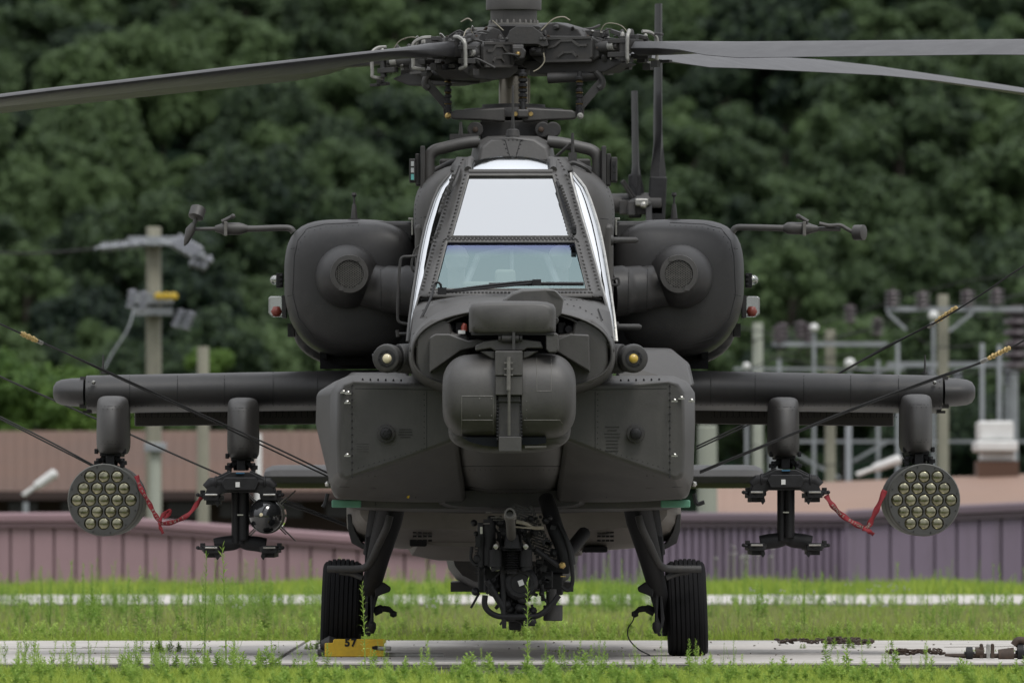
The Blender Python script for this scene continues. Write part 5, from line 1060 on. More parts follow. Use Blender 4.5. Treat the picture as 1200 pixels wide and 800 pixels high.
def arm(az, zc, tilt, lit):
    """pitch housing, lead-lag links, dampers and blade clamp of one rotor arm, in arm coordinates (x outwards, y towards leading edge, z up)"""
    M = Matrix.Translation((HX, YM, zc))@Matrix.Rotation(math.radians(az), 4, 'Z')@Matrix.Rotation(math.radians(tilt), 4, 'Y')
    h = MB(); near = -1 if math.cos(math.radians(az)) > 0 else 1          # which side of the arm faces the camera
    def prism_l(poly, ya, yb):
        a = [Vector((x, ya, z)) for x, z in poly]; b = [Vector((x, yb, z)) for x, z in poly]; n = len(a)
        h.add(a+b, [tuple(range(n)), tuple(range(n, 2*n))[::-1]]+[(i, (i+1) % n, n+(i+1) % n, n+i) for i in range(n)])
    prism_l([(.20, -.05), (.26, -.085), (.60, -.085), (.66, -.05), (.66, .05), (.60, .075), (.30, .085), (.20, .05)], -.13, .13)
    prism_l([(.10, .04), (.34, .06), (.55, .06), (.50, .12), (.34, .165), (.26, .15), (.16, .07)], -.10, .06)
    prism_l([(.12, -.06), (.7, -.06), (.8, -.09), (.68, -.14), (.4, -.155), (.22, -.14), (.12, -.10)], -.10, .10)
    for s_ in (-1, 1):
        prism_l([(.30, -.06), (.325, -.075), (.60, -.075), (.63, -.055), (.63, .055), (.60, .07), (.33, .07), (.30, .05)], s_*.13, s_*.16)
    h.xf(M); hs_ = part('pitch_housing', h, paint_d, H, bevel=.010)
    q = MB()
    for s_ in (-1, 1):                                                    # raised ribs framing the pockets
        y_ = s_*.164
        for a_, b_ in (((.30, .065), (.63, .065)), ((.30, -.07), (.63, -.07)), ((.305, -.07), (.305, .065)), ((.38, .02), (.42, .05)), ((.42, .05), (.50, .05)), ((.50, .05), (.54, .02)), ((.33, .01), (.38, .02)), ((.54, .02), (.60, .02)), ((.40, -.045), (.44, -.02)), ((.44, -.02), (.50, -.02)), ((.50, -.02), (.53, -.045))):
            q.bar(Vector((a_[0], y_, a_[1])), Vector((b_[0], y_, b_[1])), .010, .014)
    q.xf(M); part('housing_rib', q, paint, hs_, smooth=0)
    q = MB()
    for s_ in (-1, 1):
        q.tube([Vector((.64, s_*.10, .01)), Vector((.74, s_*.12, .01))], .035, 12); q.tube([Vector((.70, s_*.12, .01)), Vector((.80, s_*.14, .012))], .022, 10); q.box(Vector((.80, s_*.14, .04)), (.12, .05, .025)); q.box(Vector((.80, s_*.14, -.04)), (.12, .05, .03)); q.tube([Vector((.83, s_*.14, -.08)), Vector((.83, s_*.14, .07))], .02, 8)
        q.tube([Vector((.22, s_*.17, -.01)), Vector((.30, s_*.17, -.01))], .03, 10); q.bolt(Vector((.25, s_*.19, .0)), .022, (0, s_, 0), h=.03)
    q.box(Vector((.45, 0, .10)), (.34, .05, .03)); q.box(Vector((.75, 0, .02)), (.2, .16, .07))
    for k in range(9): q.bolt(Vector((.2+k*.075, random.uniform(-.1, .1), .085+random.uniform(0, .02))), random.uniform(.012, .02), (0, 0, 1), h=.03)
    for k in range(12): q.box(Vector((random.uniform(.35, .95), random.uniform(-.15, .15), random.uniform(.05, .10))), (random.uniform(.03, .08), .04, random.uniform(.015, .04)), Matrix.Rotation(random.uniform(-.3, .3), 3, 'Y'))
    for k in range(8): q.box(Vector((random.uniform(.6, 1.0), random.uniform(-.15, .15), random.uniform(-.12, -.06))), (random.uniform(.03, .08), .04, random.uniform(.015, .04)))
    q.xf(M); part('lead_lag_link', q, paint_d, hs_, bevel=.004)
    q = MB()
    for s_ in (-1, 1): q.tube([Vector((.735, s_*.135, .012)), Vector((.775, s_*.14, .012))], .028, 10); q.bolt(Vector((.83, s_*.14, .075)), .014, (0, 0, 1), h=.02); q.box(Vector((.285, s_*.175, 0)), (.012, .02, .05))
    q.xf(M); part('link_fitting', q, clampm, hs_)
    q = MB()
    for s_ in (-1, 1):
        q.tube(catmull([Vector((.84, s_*.08, .105)), Vector((.87, s_*.13, .10)), Vector((.885, s_*.175, .07)), Vector((.885, s_*.18, .02)), Vector((.885, s_*.18, -.05)), Vector((.885, s_*.175, -.075)), Vector((.85, s_*.12, -.085))], 4), .011, 6)
    q.xf(M); part('blade_clamp', q, clampm, hs_)
    q = MB()
    for k in range(2):
        y_ = random.uniform(-.12, .1); x_ = .25+k*.35
        q.tube(catmull([Vector((x_, y_, .08)), Vector((x_+.05, y_, .15)), Vector((x_+.14, y_+.02, .14)), Vector((x_+.2, y_+.03, .08))]), .003, 5)
    q.xf(M); part('bonding_lead', q, wire_m, hs_)
    return hs_
def blade(az, table, pitch, lbl):
    er = Vector((math.cos(math.radians(az)), math.sin(math.radians(az)), 0)); et = Vector((-er.y, er.x, 0))
    foil = [(.5, 0, 0), (.485, .35, .35), (.45, .62, .62), (.36, .92, .92), (.22, 1, 1), (0, .82, .82), (-.25, .45, .45), (-.5, .06, .06)]
    pts = [(x, t) for x, t, _ in foil]+[(x, -t*.8) for x, t, _ in foil[-1:0:-1]]
    rr = []; rs = [t[0] for t in table]; zs = [t[1] for t in table]
    for r_ in [.86, .92, 1.05, 1.25, 1.5, 1.75, 2.2, 2.8, 3.4, 4.0, 4.7, 5.4, 6.1, 6.8, 7.3]:
        z = np.interp(r_, rs, zs); k = min(1, max(0, (r_-.92)/.8)); k = k*k*(3-2*k)
        ch = lerp(.19, .53, k); th_ = lerp(.042, .027, k); off = lerp(0, -.12, k)
        pit = math.radians(lerp(2, pitch-(r_-1.7)*.55, k)); tip = r_ > 6.8
        c = Vector((HX, YM, 0))+er*r_+Vector((0, 0, z)); ring = []
        for x, t in pts:
            if k < .5: t = math.copysign(min(1, abs(t)*lerp(2.2, 1, k*2)), t) if abs(x) < .49 else t+(.0)
            cx_ = off+x*ch; ring.append(c+et*(cx_*math.cos(pit)-t*th_*math.sin(pit))+Vector((0, 0, cx_*math.sin(pit)+t*th_*math.cos(pit))))
        rr.append(ring)
    m = MB(); m.loft(rr); return part('rotor_blade', m, blade_m, H, smooth=50, label=lbl)
zLF = [(0.9, 3.60), (3.24, 3.385), (4.5, 3.262), (5.7, 3.150), (7.3, 2.98)]
zRF = [(.9, 3.62), (3.56, 3.585), (7.3, 3.45)]; zRR = [(.9, 3.64), (2.08, 3.665), (4.31, 3.68), (6.66, 3.60), (7.3, 3.56)]; zLR = [(.9, 3.60), (1.3, 3.575), (3.6, 3.40), (7.3, 3.05)]
for az, zt, pt, lb, ti in ((-120, zLF, 12.5, 'rotor blade reaching forward to the left, drooping', 2), (-30, zRF, 11.5, 'rotor blade reaching level to the right', 0), (60, zRR, 12, 'rotor blade behind, sloping down to the right', 0), (150, zLR, 7, 'rotor blade hidden behind the left one', 3)):
    arm(az, zt[0][1], ti, 0); blade(az, zt, pt, lb)
rh = random.Random(21)
for nm_, mt_, cnt in (('head_bolts', steel, 60), ('head_fittings', paint_d, 110), ('head_rust', rust, 22)):
    m = MB()
    for i in range(cnt):
        az = math.radians(rh.choice((-120, -30, 60, 150))); rad = rh.uniform(.18, .72); off = rh.uniform(-.12, .12); zz = Z(58, YM)+rh.choice((rh.uniform(.05, .085 if rad > .5 else .12), rh.uniform(-.12, -.05), rh.uniform(-.05, .06)))
        p = Vector((HX+rad*math.cos(az)-off*math.sin(az), YM+rad*math.sin(az)+off*math.cos(az)-(.05 if nm_ != 'head_fittings' else 0), zz))
        if i % 2: m.bolt(p, rh.uniform(.006, .012) if nm_ != 'head_fittings' else rh.uniform(.01, .02), (rh.uniform(-.5, .5), -1, rh.uniform(-.3, 1)), h=.03)
        elif nm_ == 'head_fittings': m.tube(catmull([p, p+Vector((rh.uniform(.03, .08), -.02, rh.uniform(.0, .04))), p+Vector((rh.uniform(.08, .16), 0, rh.uniform(-.03, .03)))], 4), rh.uniform(.004, .010), 6)
        else: m.box(p, (rh.uniform(.008, .02), .03, rh.uniform(.006, .014)))
    part(nm_, m, mt_, hubo, kind='stuff')
# swashplate, links and scissors
m = MB(); vlathe(m, [(140, 35), (139, 60), (133, 60), (128, 58), (127, 40), (126, 37), (123, 37), (122, 20)], n=28); part('swashplate', m, paint_d, H, smooth=30)
m = MB()
for s_ in (-1, 1):
    x_ = lambda d_: 602+s_*d_
    m.prism([(x_(10), 126), (x_(68), 129), (x_(74), 132), (x_(74), 139), (x_(68), 140), (x_(40), 141), (x_(10), 143)], YM-.42, YM-.34)
m.pbox(606, 128, 620, 138, YM-.52, YM-.40); part('swashplate_arm', m, paint, H, bevel=.012)
m = MB(); vlathe(m, [(165, 40), (142, 40), (141, 36)], n=24); m.pbox(563, 141, 642, 164, YM-.3, YM+.2)
for px in (557, 636, 648): m.tube([mast(px, 152, YM-.25), mast(px, 152, YM-.42)], .048, 18)
m.tube([mast(552, 152, YM-.33), mast(566, 152, YM-.33)], .03, 10); part('actuator_base', m, paint_d, H, bevel=.01)
m = MB()
for px in (557, 634): m.bolt(mast(px, 152, YM-.43), .018, h=.01, n=8)
part('rusty_pin', m, rust, H)
for s_ in (-1, 1):
    x_ = lambda d_: 602+s_*d_
    m = MB(); m.tube([mast(x_(100), 88, YM-.35), mast(x_(40), 92, YM-.3)], [.035, .032], 12); m.tube([mast(x_(104), 86, YM-.35), mast(x_(95), 89, YM-.35)], [.045, .04], 12)
    m.bar(mast(x_(103), 96, YM-.38), mast(x_(78), 125, YM-.38), .05, .05); m.tube(catmull([mast(x_(96), 84, YM-.4), mast(x_(103), 92, YM-.4), mast(x_(104), 100, YM-.4), mast(x_(99), 104, YM-.4)]), .02, 8); m.bar(mast(x_(78), 122, YM-.38), mast(x_(77), 137, YM-.38), .04, .05)
    part('scissor_link', m, paint_d, H, bevel=.01)
    m = MB(); px = 525 if s_ < 0 else 679
    m.tube([mast(px, 84, YM-.42), mast(px, 136, YM-.44)], .014, 10)
    for i in range(6): m.lathe([(-.012, .014), (-.006, .022), (.006, .022), (.012, .014)], mast(px, 92+i*7, YM-.43), 'z', 8)
    pl_ = part('pitch_link', m, black, H)
    m = MB()
    for i in range(3): m.lathe([(-.006, .015), (0, .0235), (.006, .015)], mast(px, 96+i*13, YM-.43), 'z', 8)
    part('link_nut', m, brass, pl_)
    m = MB(); m.lathe([(-.03, .01), (-.02, .019), (.02, .019), (.03, .01)], mast(525 if s_ < 0 else 680, 136, YM-.47), 'y', 14); part('link_ball', m, brass if s_ < 0 else clampm, pl_)
m = MB(); m.tube([mast(612.5, 82, YM-.46), mast(613, 132, YM-.5)], .016, 10)
for i in range(7): m.lathe([(-.014, .016), (-.007, .027), (.007, .027), (.014, .016)], mast(612.8, 88+i*6, YM-.48), 'z', 8)
pl_ = part('pitch_link', m, black, H)
m = MB()
for i in range(4): m.lathe([(-.006, .017), (0, .028), (.006, .017)], mast(612.8, 91+i*12, YM-.48), 'z', 8)
for px in (604, 622): m.lathe([(-.01, .016), (-.02, .012)], mast(px, 134, YM-.52), 'y', 10)
part('link_nut', m, brass, pl_)
m = MB(); m.tube([mast(620, 92, YM-.1), mast(620, 121, YM-.1)], .007, 6); m.tube(catmull([mast(637, 62, YM-.5), mast(638, 72, YM-.5), mast(632, 80, YM-.5), mast(625, 84, YM-.5)]), .004, 5); m.tube([mast(577, 24, YM-.4), mast(590, 36, YM-.4)], .004, 5); m.tube(catmull([mast(634, 36, YM-.4), mast(648, 23, YM-.4), mast(660, 20, YM-.4), mast(668, 24, YM-.4)]), .005, 5); m.tube(catmull([mast(540, 26, YM-.4), mast(548, 22, YM-.4), mast(553, 25, YM-.4)]), .005, 5); part('bonding_lead', m, wire_m, H)

# ------------------------------------------------------------------ rivets and panel lines laid on the real surfaces
dg = bpy.context.evaluated_depsgraph_get(); bpy.context.view_layer.update(); dg.update()
_bv = {}
def bvh(o):
    if o.name not in _bv:
        ev = o.evaluated_get(dg); me = ev.to_mesh(); me.transform(o.matrix_world); _bv[o.name] = BVHTree.FromPolygons([v.co for v in me.vertices], [p.vertices[:] for p in me.polygons]); ev.to_mesh_clear()
    return _bv[o.name]
CAMP = Vector((0, -DC, HC))
def hit(o, px, py):
    t = P(px, py, 0); h, nrm, i, d = bvh(o).ray_cast(CAMP, (t-CAMP).normalized())
    if h is None: return None
    if nrm.y > 0: nrm = -nrm
    return h, nrm
def along(pts, step):
    r = []
    for (x0, y0), (x1, y1) in zip(pts, pts[1:]):
        L = math.hypot(x1-x0, y1-y0); k = max(1, int(L/step))
        for i in range(k): r.append((lerp(x0, x1, i/k), lerp(y0, y1, i/k)))
    return r+[pts[-1]]
def rivets(o, lines, step=4, r=.006, m_=None, name='rivet_row', h=None):
    mb = MB()
    for ln in lines:
        for px, py in along(ln, step):
            q = hit(o, px, py)
            if q: mb.bolt(q[0], r, q[1], h=h or r*.6, n=6)
    if mb.v: part(name, mb, m_ or paint_d, o, smooth=0, kind='stuff')
def lines(o, lns, r=.0028, m_=None, name='panel_line'):
    mb = MB()
    for ln in lns:
        pts = [q[0] for q in (hit(o, px, py) for px, py in along(ln, 4)) if q]
        run = []
        for p in pts:
            if run and (p-run[-1]).length > .12:
                if len(run) > 1: mb.tube(run, r, 5)
                run = []
            if not run or (p-run[-1]).length > 1e-4: run.append(p)
        if len(run) > 1: mb.tube(run, r, 5)
    if mb.v: part(name, mb, m_ or line_m, o, kind='stuff')
fl = [(rw[2]+3.5, rw[3]-3.5, rw[0]) for rw in rows]
for s_ in (-1, 1):
    rivets(cf, [[(CX+s_*a, py) for a, b, py in fl], [(CX+s_*b, py) for a, b, py in fl]], 4.2, .0085, h=.008)
rivets(cf, [[(553, 202), (645, 202)], [(527, 279.3), (670, 279.3)], [(521, 281.5), (676, 281.5)], [(508, 343), (690, 343)]], 4.4, .0085, h=.008)
rivets(deck, [[(500, 372), (520, 362), (550, 355), (580, 352)], [(650, 353), (680, 360), (700, 372)], [(492, 350), (500, 358), (520, 351)], [(620, 350), (690, 352)]], 7, .006)
lines(deck, [[(484, 392), (500, 378), (520, 369), (545, 363), (552, 362)], [(652, 364), (680, 370), (700, 381), (718, 396)], [(499, 349), (494, 372), (488, 388)], [(696, 349), (706, 375)]], .004)
lines(nose, [[(492, 395), (494, 420), (502, 440)], [(710, 398), (707, 420), (698, 440)]], .003)
rivets(nose, [[(489, 398), (491, 415), (498, 435)], [(714, 400), (710, 418), (702, 436)]], 4, .005)
for e_ in efab:
    fx = (lambda x: x) if e_ is efab[0] else (lambda x: 1197.5-x)
    rivets(e_, [[(fx(412.5), 452), (fx(412.5), 558)]], 8, .006, black, h=.010); rivets(e_, [[(fx(425), 445), (fx(470), 446)]], 8, .006, black, h=.01)
    lines(e_, [[(fx(430), 556), (fx(432), 583)], [(fx(484), 540), (fx(487), 583)]]); rivets(e_, [[(fx(432), 557), (fx(520), 557)]], 7, .005, line_m)
lines(fus, [[(535, 540), (533, 565), (545, 580)], [(667, 540), (668, 565), (655, 580)], [(535, 568), (570, 573), (640, 573), (667, 568)], [(540, 546), (660, 546)]], .003); rivets(fus, [[(538, 550), (662, 550)], [(545, 577), (655, 577)]], 6, .004, line_m)
lines(dl, [[(541, 464), (578, 464)], [(541, 464), (541, 508)], [(541, 492), (578, 492)], [(578, 464), (578, 508)]], .0028, edge_m, 'cover_edge'); rivets(dl, [[(562, 467), (576, 467)], [(562, 487), (576, 487)]], 13, .005, edge_m)
lines(dr, [[(614, 492), (656, 492), (659, 496), (659, 508)], [(629, 416), (629, 458), (646, 458), (646, 418)]], .0022, edge_m, 'cover_edge')
up_f = [o for o in H.children if o.name.startswith('upper_fuselage')][0]
cen = [o for o in H.children if o.name.startswith('centre_fuselage')][0]
rivets(up_f, [[(489, 235), (496, 215), (507, 203)], [(716, 235), (709, 215), (700, 203)], [(487, 240), (487, 262)], [(718, 240), (718, 262)]], 5, .005); lines(up_f, [[(484, 256), (502, 254)], [(703, 256), (722, 258)]])
for i, n_ in enumerate(nacs):
    fx = (lambda x: x) if i == 0 else (lambda x: 1205-x)
    lines(n_, [[(fx(333), 293), (fx(345), 291)], [(fx(333), 348), (fx(345), 345)], [(fx(345), 300), (fx(349), 282), (fx(360), 268), (fx(380), 263), (fx(420), 261)], [(fx(345), 300), (fx(343), 345), (fx(350), 372), (fx(368), 395), (fx(400), 405)], [(fx(468), 262), (fx(468), 282)]], .003)
    rivets(n_, [[(fx(348), 300), (fx(352), 284), (fx(362), 271), (fx(382), 266), (fx(420), 264)]], 6, .0035, line_m)
for i, w_ in enumerate(wings):
    fx = (lambda x: x) if i == 0 else (lambda x: 1205-x)
    lines(w_, [[(fx(x), 436), (fx(x), 482)] for x in (152, 208, 263, 320, 372)]); rivets(w_, [[(fx(104), 440), (fx(104), 476)], [(fx(110), 476), (fx(440), 474)]], 7, .004, line_m)
for k_, cx_, tp_, bt_ in ((129, 129, 470, 526), (282.5, 282.5, 472, 531), (920.5, 920.5, 471, 529), (1077, 1077, 468, 524)):
    lines(pyl[k_], [[(cx_-15, tp_+6), (cx_+15, tp_+6)], [(cx_-15, bt_-6), (cx_+15, bt_-6)]], .002); rivets(pyl[k_], [[(cx_-14, tp_+9), (cx_+14, tp_+9)], [(cx_-14, bt_-9), (cx_+14, bt_-9)]], 5, .003, line_m)
for e_ in efab:
    fx = (lambda x: x) if e_ is efab[0] else (lambda x: 1197.5-x)
    lines(e_, [[(fx(416), 455), (fx(530), 457)], [(fx(500), 458), (fx(500), 528)], [(fx(398), 570), (fx(470), 572)]], .0018); rivets(e_, [[(fx(497), 462), (fx(497), 526)], [(fx(420), 548), (fx(500), 524)]], 6, .0035, line_m)
for i, n_ in enumerate(gbs):
    fx = (lambda x: x) if i == 0 else (lambda x: 1205-x)
    lines(n_, [[(fx(446), 312), (fx(447), 362)], [(fx(468), 312), (fx(469), 366)]], .0025)
fair = [o for o in H.children if o.name.startswith('rotor_fairing')][0]
rivets(dr, [[(617, 420), (617, 500)]], 9, .003, edge_m)
rivets(pn, [[(556, 384), (645, 384)]], 8, .003, line_m)
lines(deck, [[(560, 347), (556, 360)], [(598, 346), (598, 352)], [(640, 347), (648, 361)]], .0022)
rivets(cen, [[(490, 300), (490, 330)]], 5, .004)
rivets(fair, [[(589, 164), (597, 184)], [(612, 164), (604, 184)], [(591, 164), (611, 164)]], 5, .006); lines(fair, [[(591, 161), (598, 186)], [(611, 161), (604, 186)]])
lsp = [o for o in H.children if o.name.startswith('lower_sponson')][0]
lines(lsp, [[(440, 588), (441, 600)], [(530, 590), (530, 602)], [(672, 590), (672, 602)]])
# ================================================================== LOOSE THINGS
def text_mesh(s, size, p, rot, m_, parent, name='lettering', depth=.001, bold=.0):
    c = bpy.data.curves.new(name, 'FONT'); c.body = s; c.size = size; c.extrude = depth; c.offset = bold; c.align_x = 'CENTER'; c.align_y = 'CENTER'
    o = bpy.data.objects.new(name, c); COL.objects.link(o); bpy.context.view_layer.update()
    me = bpy.data.meshes.new_from_object(o); bpy.data.objects.remove(o); bpy.data.curves.remove(c)
    me.transform(Matrix.Translation(p)@rot.to_4x4()); me.materials.clear(); me.materials.append(m_)
    return part(name, me, m_, parent, smooth=0)
FR = Matrix.Rotation(PI/2, 3, 'X')
t = thing('wheel_chock', P(415, 770, -.45), 'yellow metal wheel chock stencilled 57 in front of the left wheel', 'wheel chock')
m = MB(); m.prism([(380.5, 769), (380.5, 753), (390, 753), (391, 748.5), (452, 748.5), (452, 753), (450, 753.5), (450, 769)], -.48, -.34); b_ = part('chock_face', m, yellow, t, bevel=.006)
m = MB(); m.prism([(436, 757), (441, 756), (452, 757.5), (452, 760), (441, 761), (436, 760)], -.484, -.476); part('slot', m, matte_black, t, smooth=0)
m = MB(); m.tube([P(443, 759, -.48), P(458, 759.5, -.5)], .012, 8); m.tube([P(444, 768, -.42), P(520, 768.5, -.45)], .02, 8); part('chock_bar', m, clampm, t)
text_mesh('5', .062, P(407, 752.8, -.482), FR, matte_black, t, 'numeral', .001, .003); text_mesh('7', .062, P(414.5, 752.8, -.482), FR, matte_black, t, 'numeral', .001, .003)
m = MB(); m.lathe([(-.05, .02), (0, .05), (.05, .03)], P(386, 754, -.3), 'x', 12); m.tube([P(372, 766.5, -.3), P(384, 766.5, -.3)], .03, 10); part('chock_foot', m, paint_d, t)
t = thing('wheel_chock', P(800, 769, .42), 'low dark chock end peeking behind the right wheel', 'wheel chock')
m = MB(); m.prism([(786, 769), (786, 757), (822, 757), (822, 769)], .34, .46); part('chock_face', m, yellow, t, bevel=.006)
# ropes
def rope(pts, r, label, n=6, extra=None, double=None):
    t = thing('tie_down_rope', P(*pts[0]), label, 'rope'); m = MB(); c = catmull([P(*p) for p in pts], 8); m.tube(c, r, n); part('rope_strand', m, rope_m, t)
    if double:
        m = MB(); a, b = double; m.tube(catmull([P(*p) for p in b], 6), r, n); part('rope_strand', m, rope_m, t)
    if extra:
        m = MB(); p0, p1 = [P(*p) for p in extra]
        k = 7
        for i in range(k): m.lathe([(-.014, .006), (-.005, .014+.004*(i % 2)), (.01, .012), (.014, .006)], p0.lerp(p1, i/(k-1)), p1-p0, 8)
        m.tube([p0, p1], .008, 6); part('turnbuckle', m, mat('gold tape', (.45, .32, .12), .5, var=.5, scale=60) if 'gold tape' not in bpy.data.materials else bpy.data.materials['gold tape'], t)
        m = MB(); d_ = p1-p0; m.tube([p1+d_*.15, p1+d_*.45], .013, 6); part('splice', m, clampm, t)
    return t
yb = -.25
rope([(-330, 205, -3.4), (-60, 350, -2.4), (10, 384, -1.9), (60, 406, -1.6), (150, 446, -1.0), (240, 487, -.5), (320, 523, -.3), (384, 554, yb)], .0052, 'black rope slanting down across the left wing and its inner pylon', extra=((26, 391, -1.8), (42, 398.5, -1.7)), double=(1, [(50, 401, -1.65), (150, 448, -1.0), (240, 489.5, -.5), (310, 523, -.3), (384, 558, yb)]))
rope([(-60, 412, 3), (0, 441, 3), (100, 485, 3), (240, 548, 3), (330, 584, 3), (406, 614, 3)], .006, 'thin black rope passing behind the left rocket pod and launcher', double=(1, [(325, 587, 3), (366, 601, 3), (406, 616, 3)]))
rope([(-80, 448, .3), (0, 488, .3), (60, 518, .3), (110, 545, .35)], .0052, 'black rope from the left frame edge to the left rocket pod', double=(1, [(-80, 450, .3), (0, 490.5, .3), (60, 521, .3), (109, 546, .35)]))
rope([(1420, 195, -1.8), (1260, 275, -1), (1190, 318, -.6), (1150, 345, -.3), (1096, 378, .2), (1040, 405, .9), (992, 432, 2.4), (900, 483, 2.8), (816, 523, 2.8)], .0052, 'black rope rising right over the right wing, upper one of the two', extra=((1120, 361, 0), (1098, 376, .2)), double=(1, [(1090, 380, .2), (1030, 412, .9), (990, 434, 2.4), (900, 486, 2.8), (816, 526, 2.8)]))
rope([(1420, 262, -2.4), (1260, 365, -1.4), (1200, 399, -1), (1150, 424, -.7), (1100, 441, -.5), (1000, 478, -.35), (920, 511, -.3), (820, 552, yb)], .0052, 'black rope crossing in front of the right wing and inner pylon', extra=((1182, 408, -.9), (1160, 419, -.8)), double=(1, [(1150, 425, -.7), (1100, 443, -.5), (1000, 480, -.35), (920, 512.5, -.3), (820, 554, yb)]))
# ribbons
def ribbon(pts, w_, label, words=None, flip=1):
    t = thing('warning_ribbon', P(*pts[0]), label, 'ribbon'); c = catmull([P(*p) for p in pts], 8); m = MB(); rr = []; N_ = len(c)
    for i, p in enumerate(c):
        d_ = (c[min(i+1, N_-1)]-c[max(i-1, 0)]).normalized(); up_ = Vector((0, 0, 1)); s_ = d_.cross(Vector((0, 1, 0))).normalized()
        tw = .9*math.sin(i*.35); s_ = (s_*math.cos(tw)+Vector((0, 1, 0))*math.sin(tw)*.7); rr.append([p-s_*w_/2, p, p+s_*w_/2])
    m.loft(rr, (False, False), False); rb_ = part('strap', m, red, t, solid=.002)
    if words:
        a, b = words[1]
        k = len(words[0])
        for i, chh in enumerate(words[0]):
            if chh == ' ': continue
            u = lerp(a, b, (i+.5)/k)*(N_-1); j = int(u); p = c[j].lerp(c[min(j+1, N_-1)], u-j); d_ = c[min(j+1, N_-1)]-c[max(j-1, 0)]
            if d_.x < 0: d_ = -d_
            ang = math.atan2(d_.z, d_.x); text_mesh(chh, w_*.62, p+Vector((0, -.014, 0)), Matrix.Rotation(-ang, 3, 'Y')@FR, pole_g, rb_, 'letter', .0006, 0)
    return t
ribbon([(160, 557, .25), (165, 572, .22), (174, 588, .2), (181, 601, .2), (187, 611, .2), (190, 613, .2), (205, 611, .25), (220, 603, .28), (231, 590, .3), (237, 581, .3)], .030, 'red warning ribbon hanging between the left rocket pod and left launcher', ('TFHGILF EROFEB EVOMER'[::-1], (.05, .75)))
ribbon([(187, 611, .18), (191, 603, .18), (198, 598, .18), (199, 601, .18), (192, 607, .18)], .025, 'short red ribbon loop standing up at the knot of the left ribbon')
ribbon([(187, 612, .18), (188, 618, .18), (191, 625, .18)], .022, 'short red ribbon tail hanging below the knot of the left ribbon')
ribbon([(968, 580, .3), (975, 591, .28), (985, 602, .27), (1000, 612, .25), (1012, 618, .23), (1017, 617, .22), (1022, 608, .22), (1029, 593, .22), (1037, 574, .24)], .036, 'red warning ribbon hanging between the right launcher and right rocket pod', ('REMOVE BEFORE FLIGHT', (.12, .70)))
ribbon([(1011, 619, .2), (1018, 622, .2), (1024, 626, .2)], .028, 'short red ribbon end under the right ribbon')
# thin lead hanging by the right wheel
t = thing('ground_wire', P(762, 760, -.3), 'thin black wire drooping from the right landing strut to the concrete', 'wire'); m = MB(); m.tube(catmull([P(743, 716, -.25), P(742, 726, -.25), P(736, 736, -.3), P(737, 748, -.3), P(748, 760, -.35), P(762, 767.5, -.35)]), .004, 6); part('wire_strand', m, rope_m, t)
# chains and hardware on the concrete
def heap(name, label, cat, pts, link, m_, wid, n, seed):
    r = random.Random(seed); t = thing(name, (pts[0][0], pts[0][1], 0), label, cat); c = catmull([Vector((x, y, .02)) for x, y in pts], 10); k = 0
    me = None
    for i in range(n):
        u = i/(n-1)*(len(c)-1); j = min(int(u), len(c)-2); p = c[j].lerp(c[j+1], u-j)+Vector((r.uniform(-wid, wid)*.2, r.uniform(-wid, wid), r.uniform(.012, .035)))
        if me is None:
            q = MB(); q.tube([Vector((link*math.cos(a), link*.6*math.sin(a), 0)) for a in np.linspace(0, 2*PI, 12, endpoint=False)], link*.28, 6, closed=True); o = part('link', q, m_, t); me = o
        else: o = me.copy(); COL.objects.link(o)
        o.location = p; o.rotation_euler = (r.uniform(-.9, .9), r.uniform(-.5, .5), r.uniform(-.5, .5)); 
        o.location = p-Vector(t.location) if False else p
    return t
def gx(px, py): d = dground(py); return ((px-600)*d/F, DY(d))
heap('chain', 'dark rusty chain lying flat on the concrete, its left half thinner', 'chain', [gx(912, 758), gx(940, 758.5), gx(968, 759)], .016, rust, .05, 34, 1)
heap('chain', 'piled dark chain on the concrete behind the right end of the thin chain', 'chain', [gx(970, 758), gx(990, 758), gx(1020, 760)], .020, rust, .12, 75, 2)
heap('chain', 'short flat chain on the concrete close to the front, left of the axle', 'chain', [gx(1042, 771.5), gx(1070, 772), gx(1104, 772)], .017, rust, .04, 40, 3)
x0, y0 = gx(1140, 774)
t = thing('tow_axle', (x0, y0, 0), 'dark axle with small wheels lying on the concrete at the right edge', 'tow fitting')
q = lambda px, z: Vector(((px-600)*(y0+DC)/F, y0, z))
m = MB(); m.tube([q(1107, .035), q(1130, .03)], [.008, .014], 8); m.tube([q(1128, .03), q(1215, .03)], .014, 10); m.tube([q(1143, .05), q(1153, .05)], .03, 12); m.tube([q(1170, .028), q(1188, .03)], [.04, .05], 12); part('rod', m, rust, t)
for px, r_ in ((1136, .04), (1196, .048)):
    m = MB(); m.lathe([(-.02, r_*.6), (-.018, r_), (.018, r_), (.02, r_*.6)], q(px, r_+.002), 'x', 20); m.lathe([(-.03, .012), (.03, .012)], q(px, r_+.002), 'x', 10); part('wheel', m, black, t)
for px in (1150, 1158, 1163): m = MB(); m.box(q(px, .05), (.02, .05, .07)); m.bolt(q(px, .09), .012); part('plate', m, clampm if px == 1158 else rust, t)
m = MB(); m.tube(catmull([q(1188, .09), q(1192, .115), q(1198, .118), q(1210, .1)]), .022, 10); part('handle', m, rust, t)

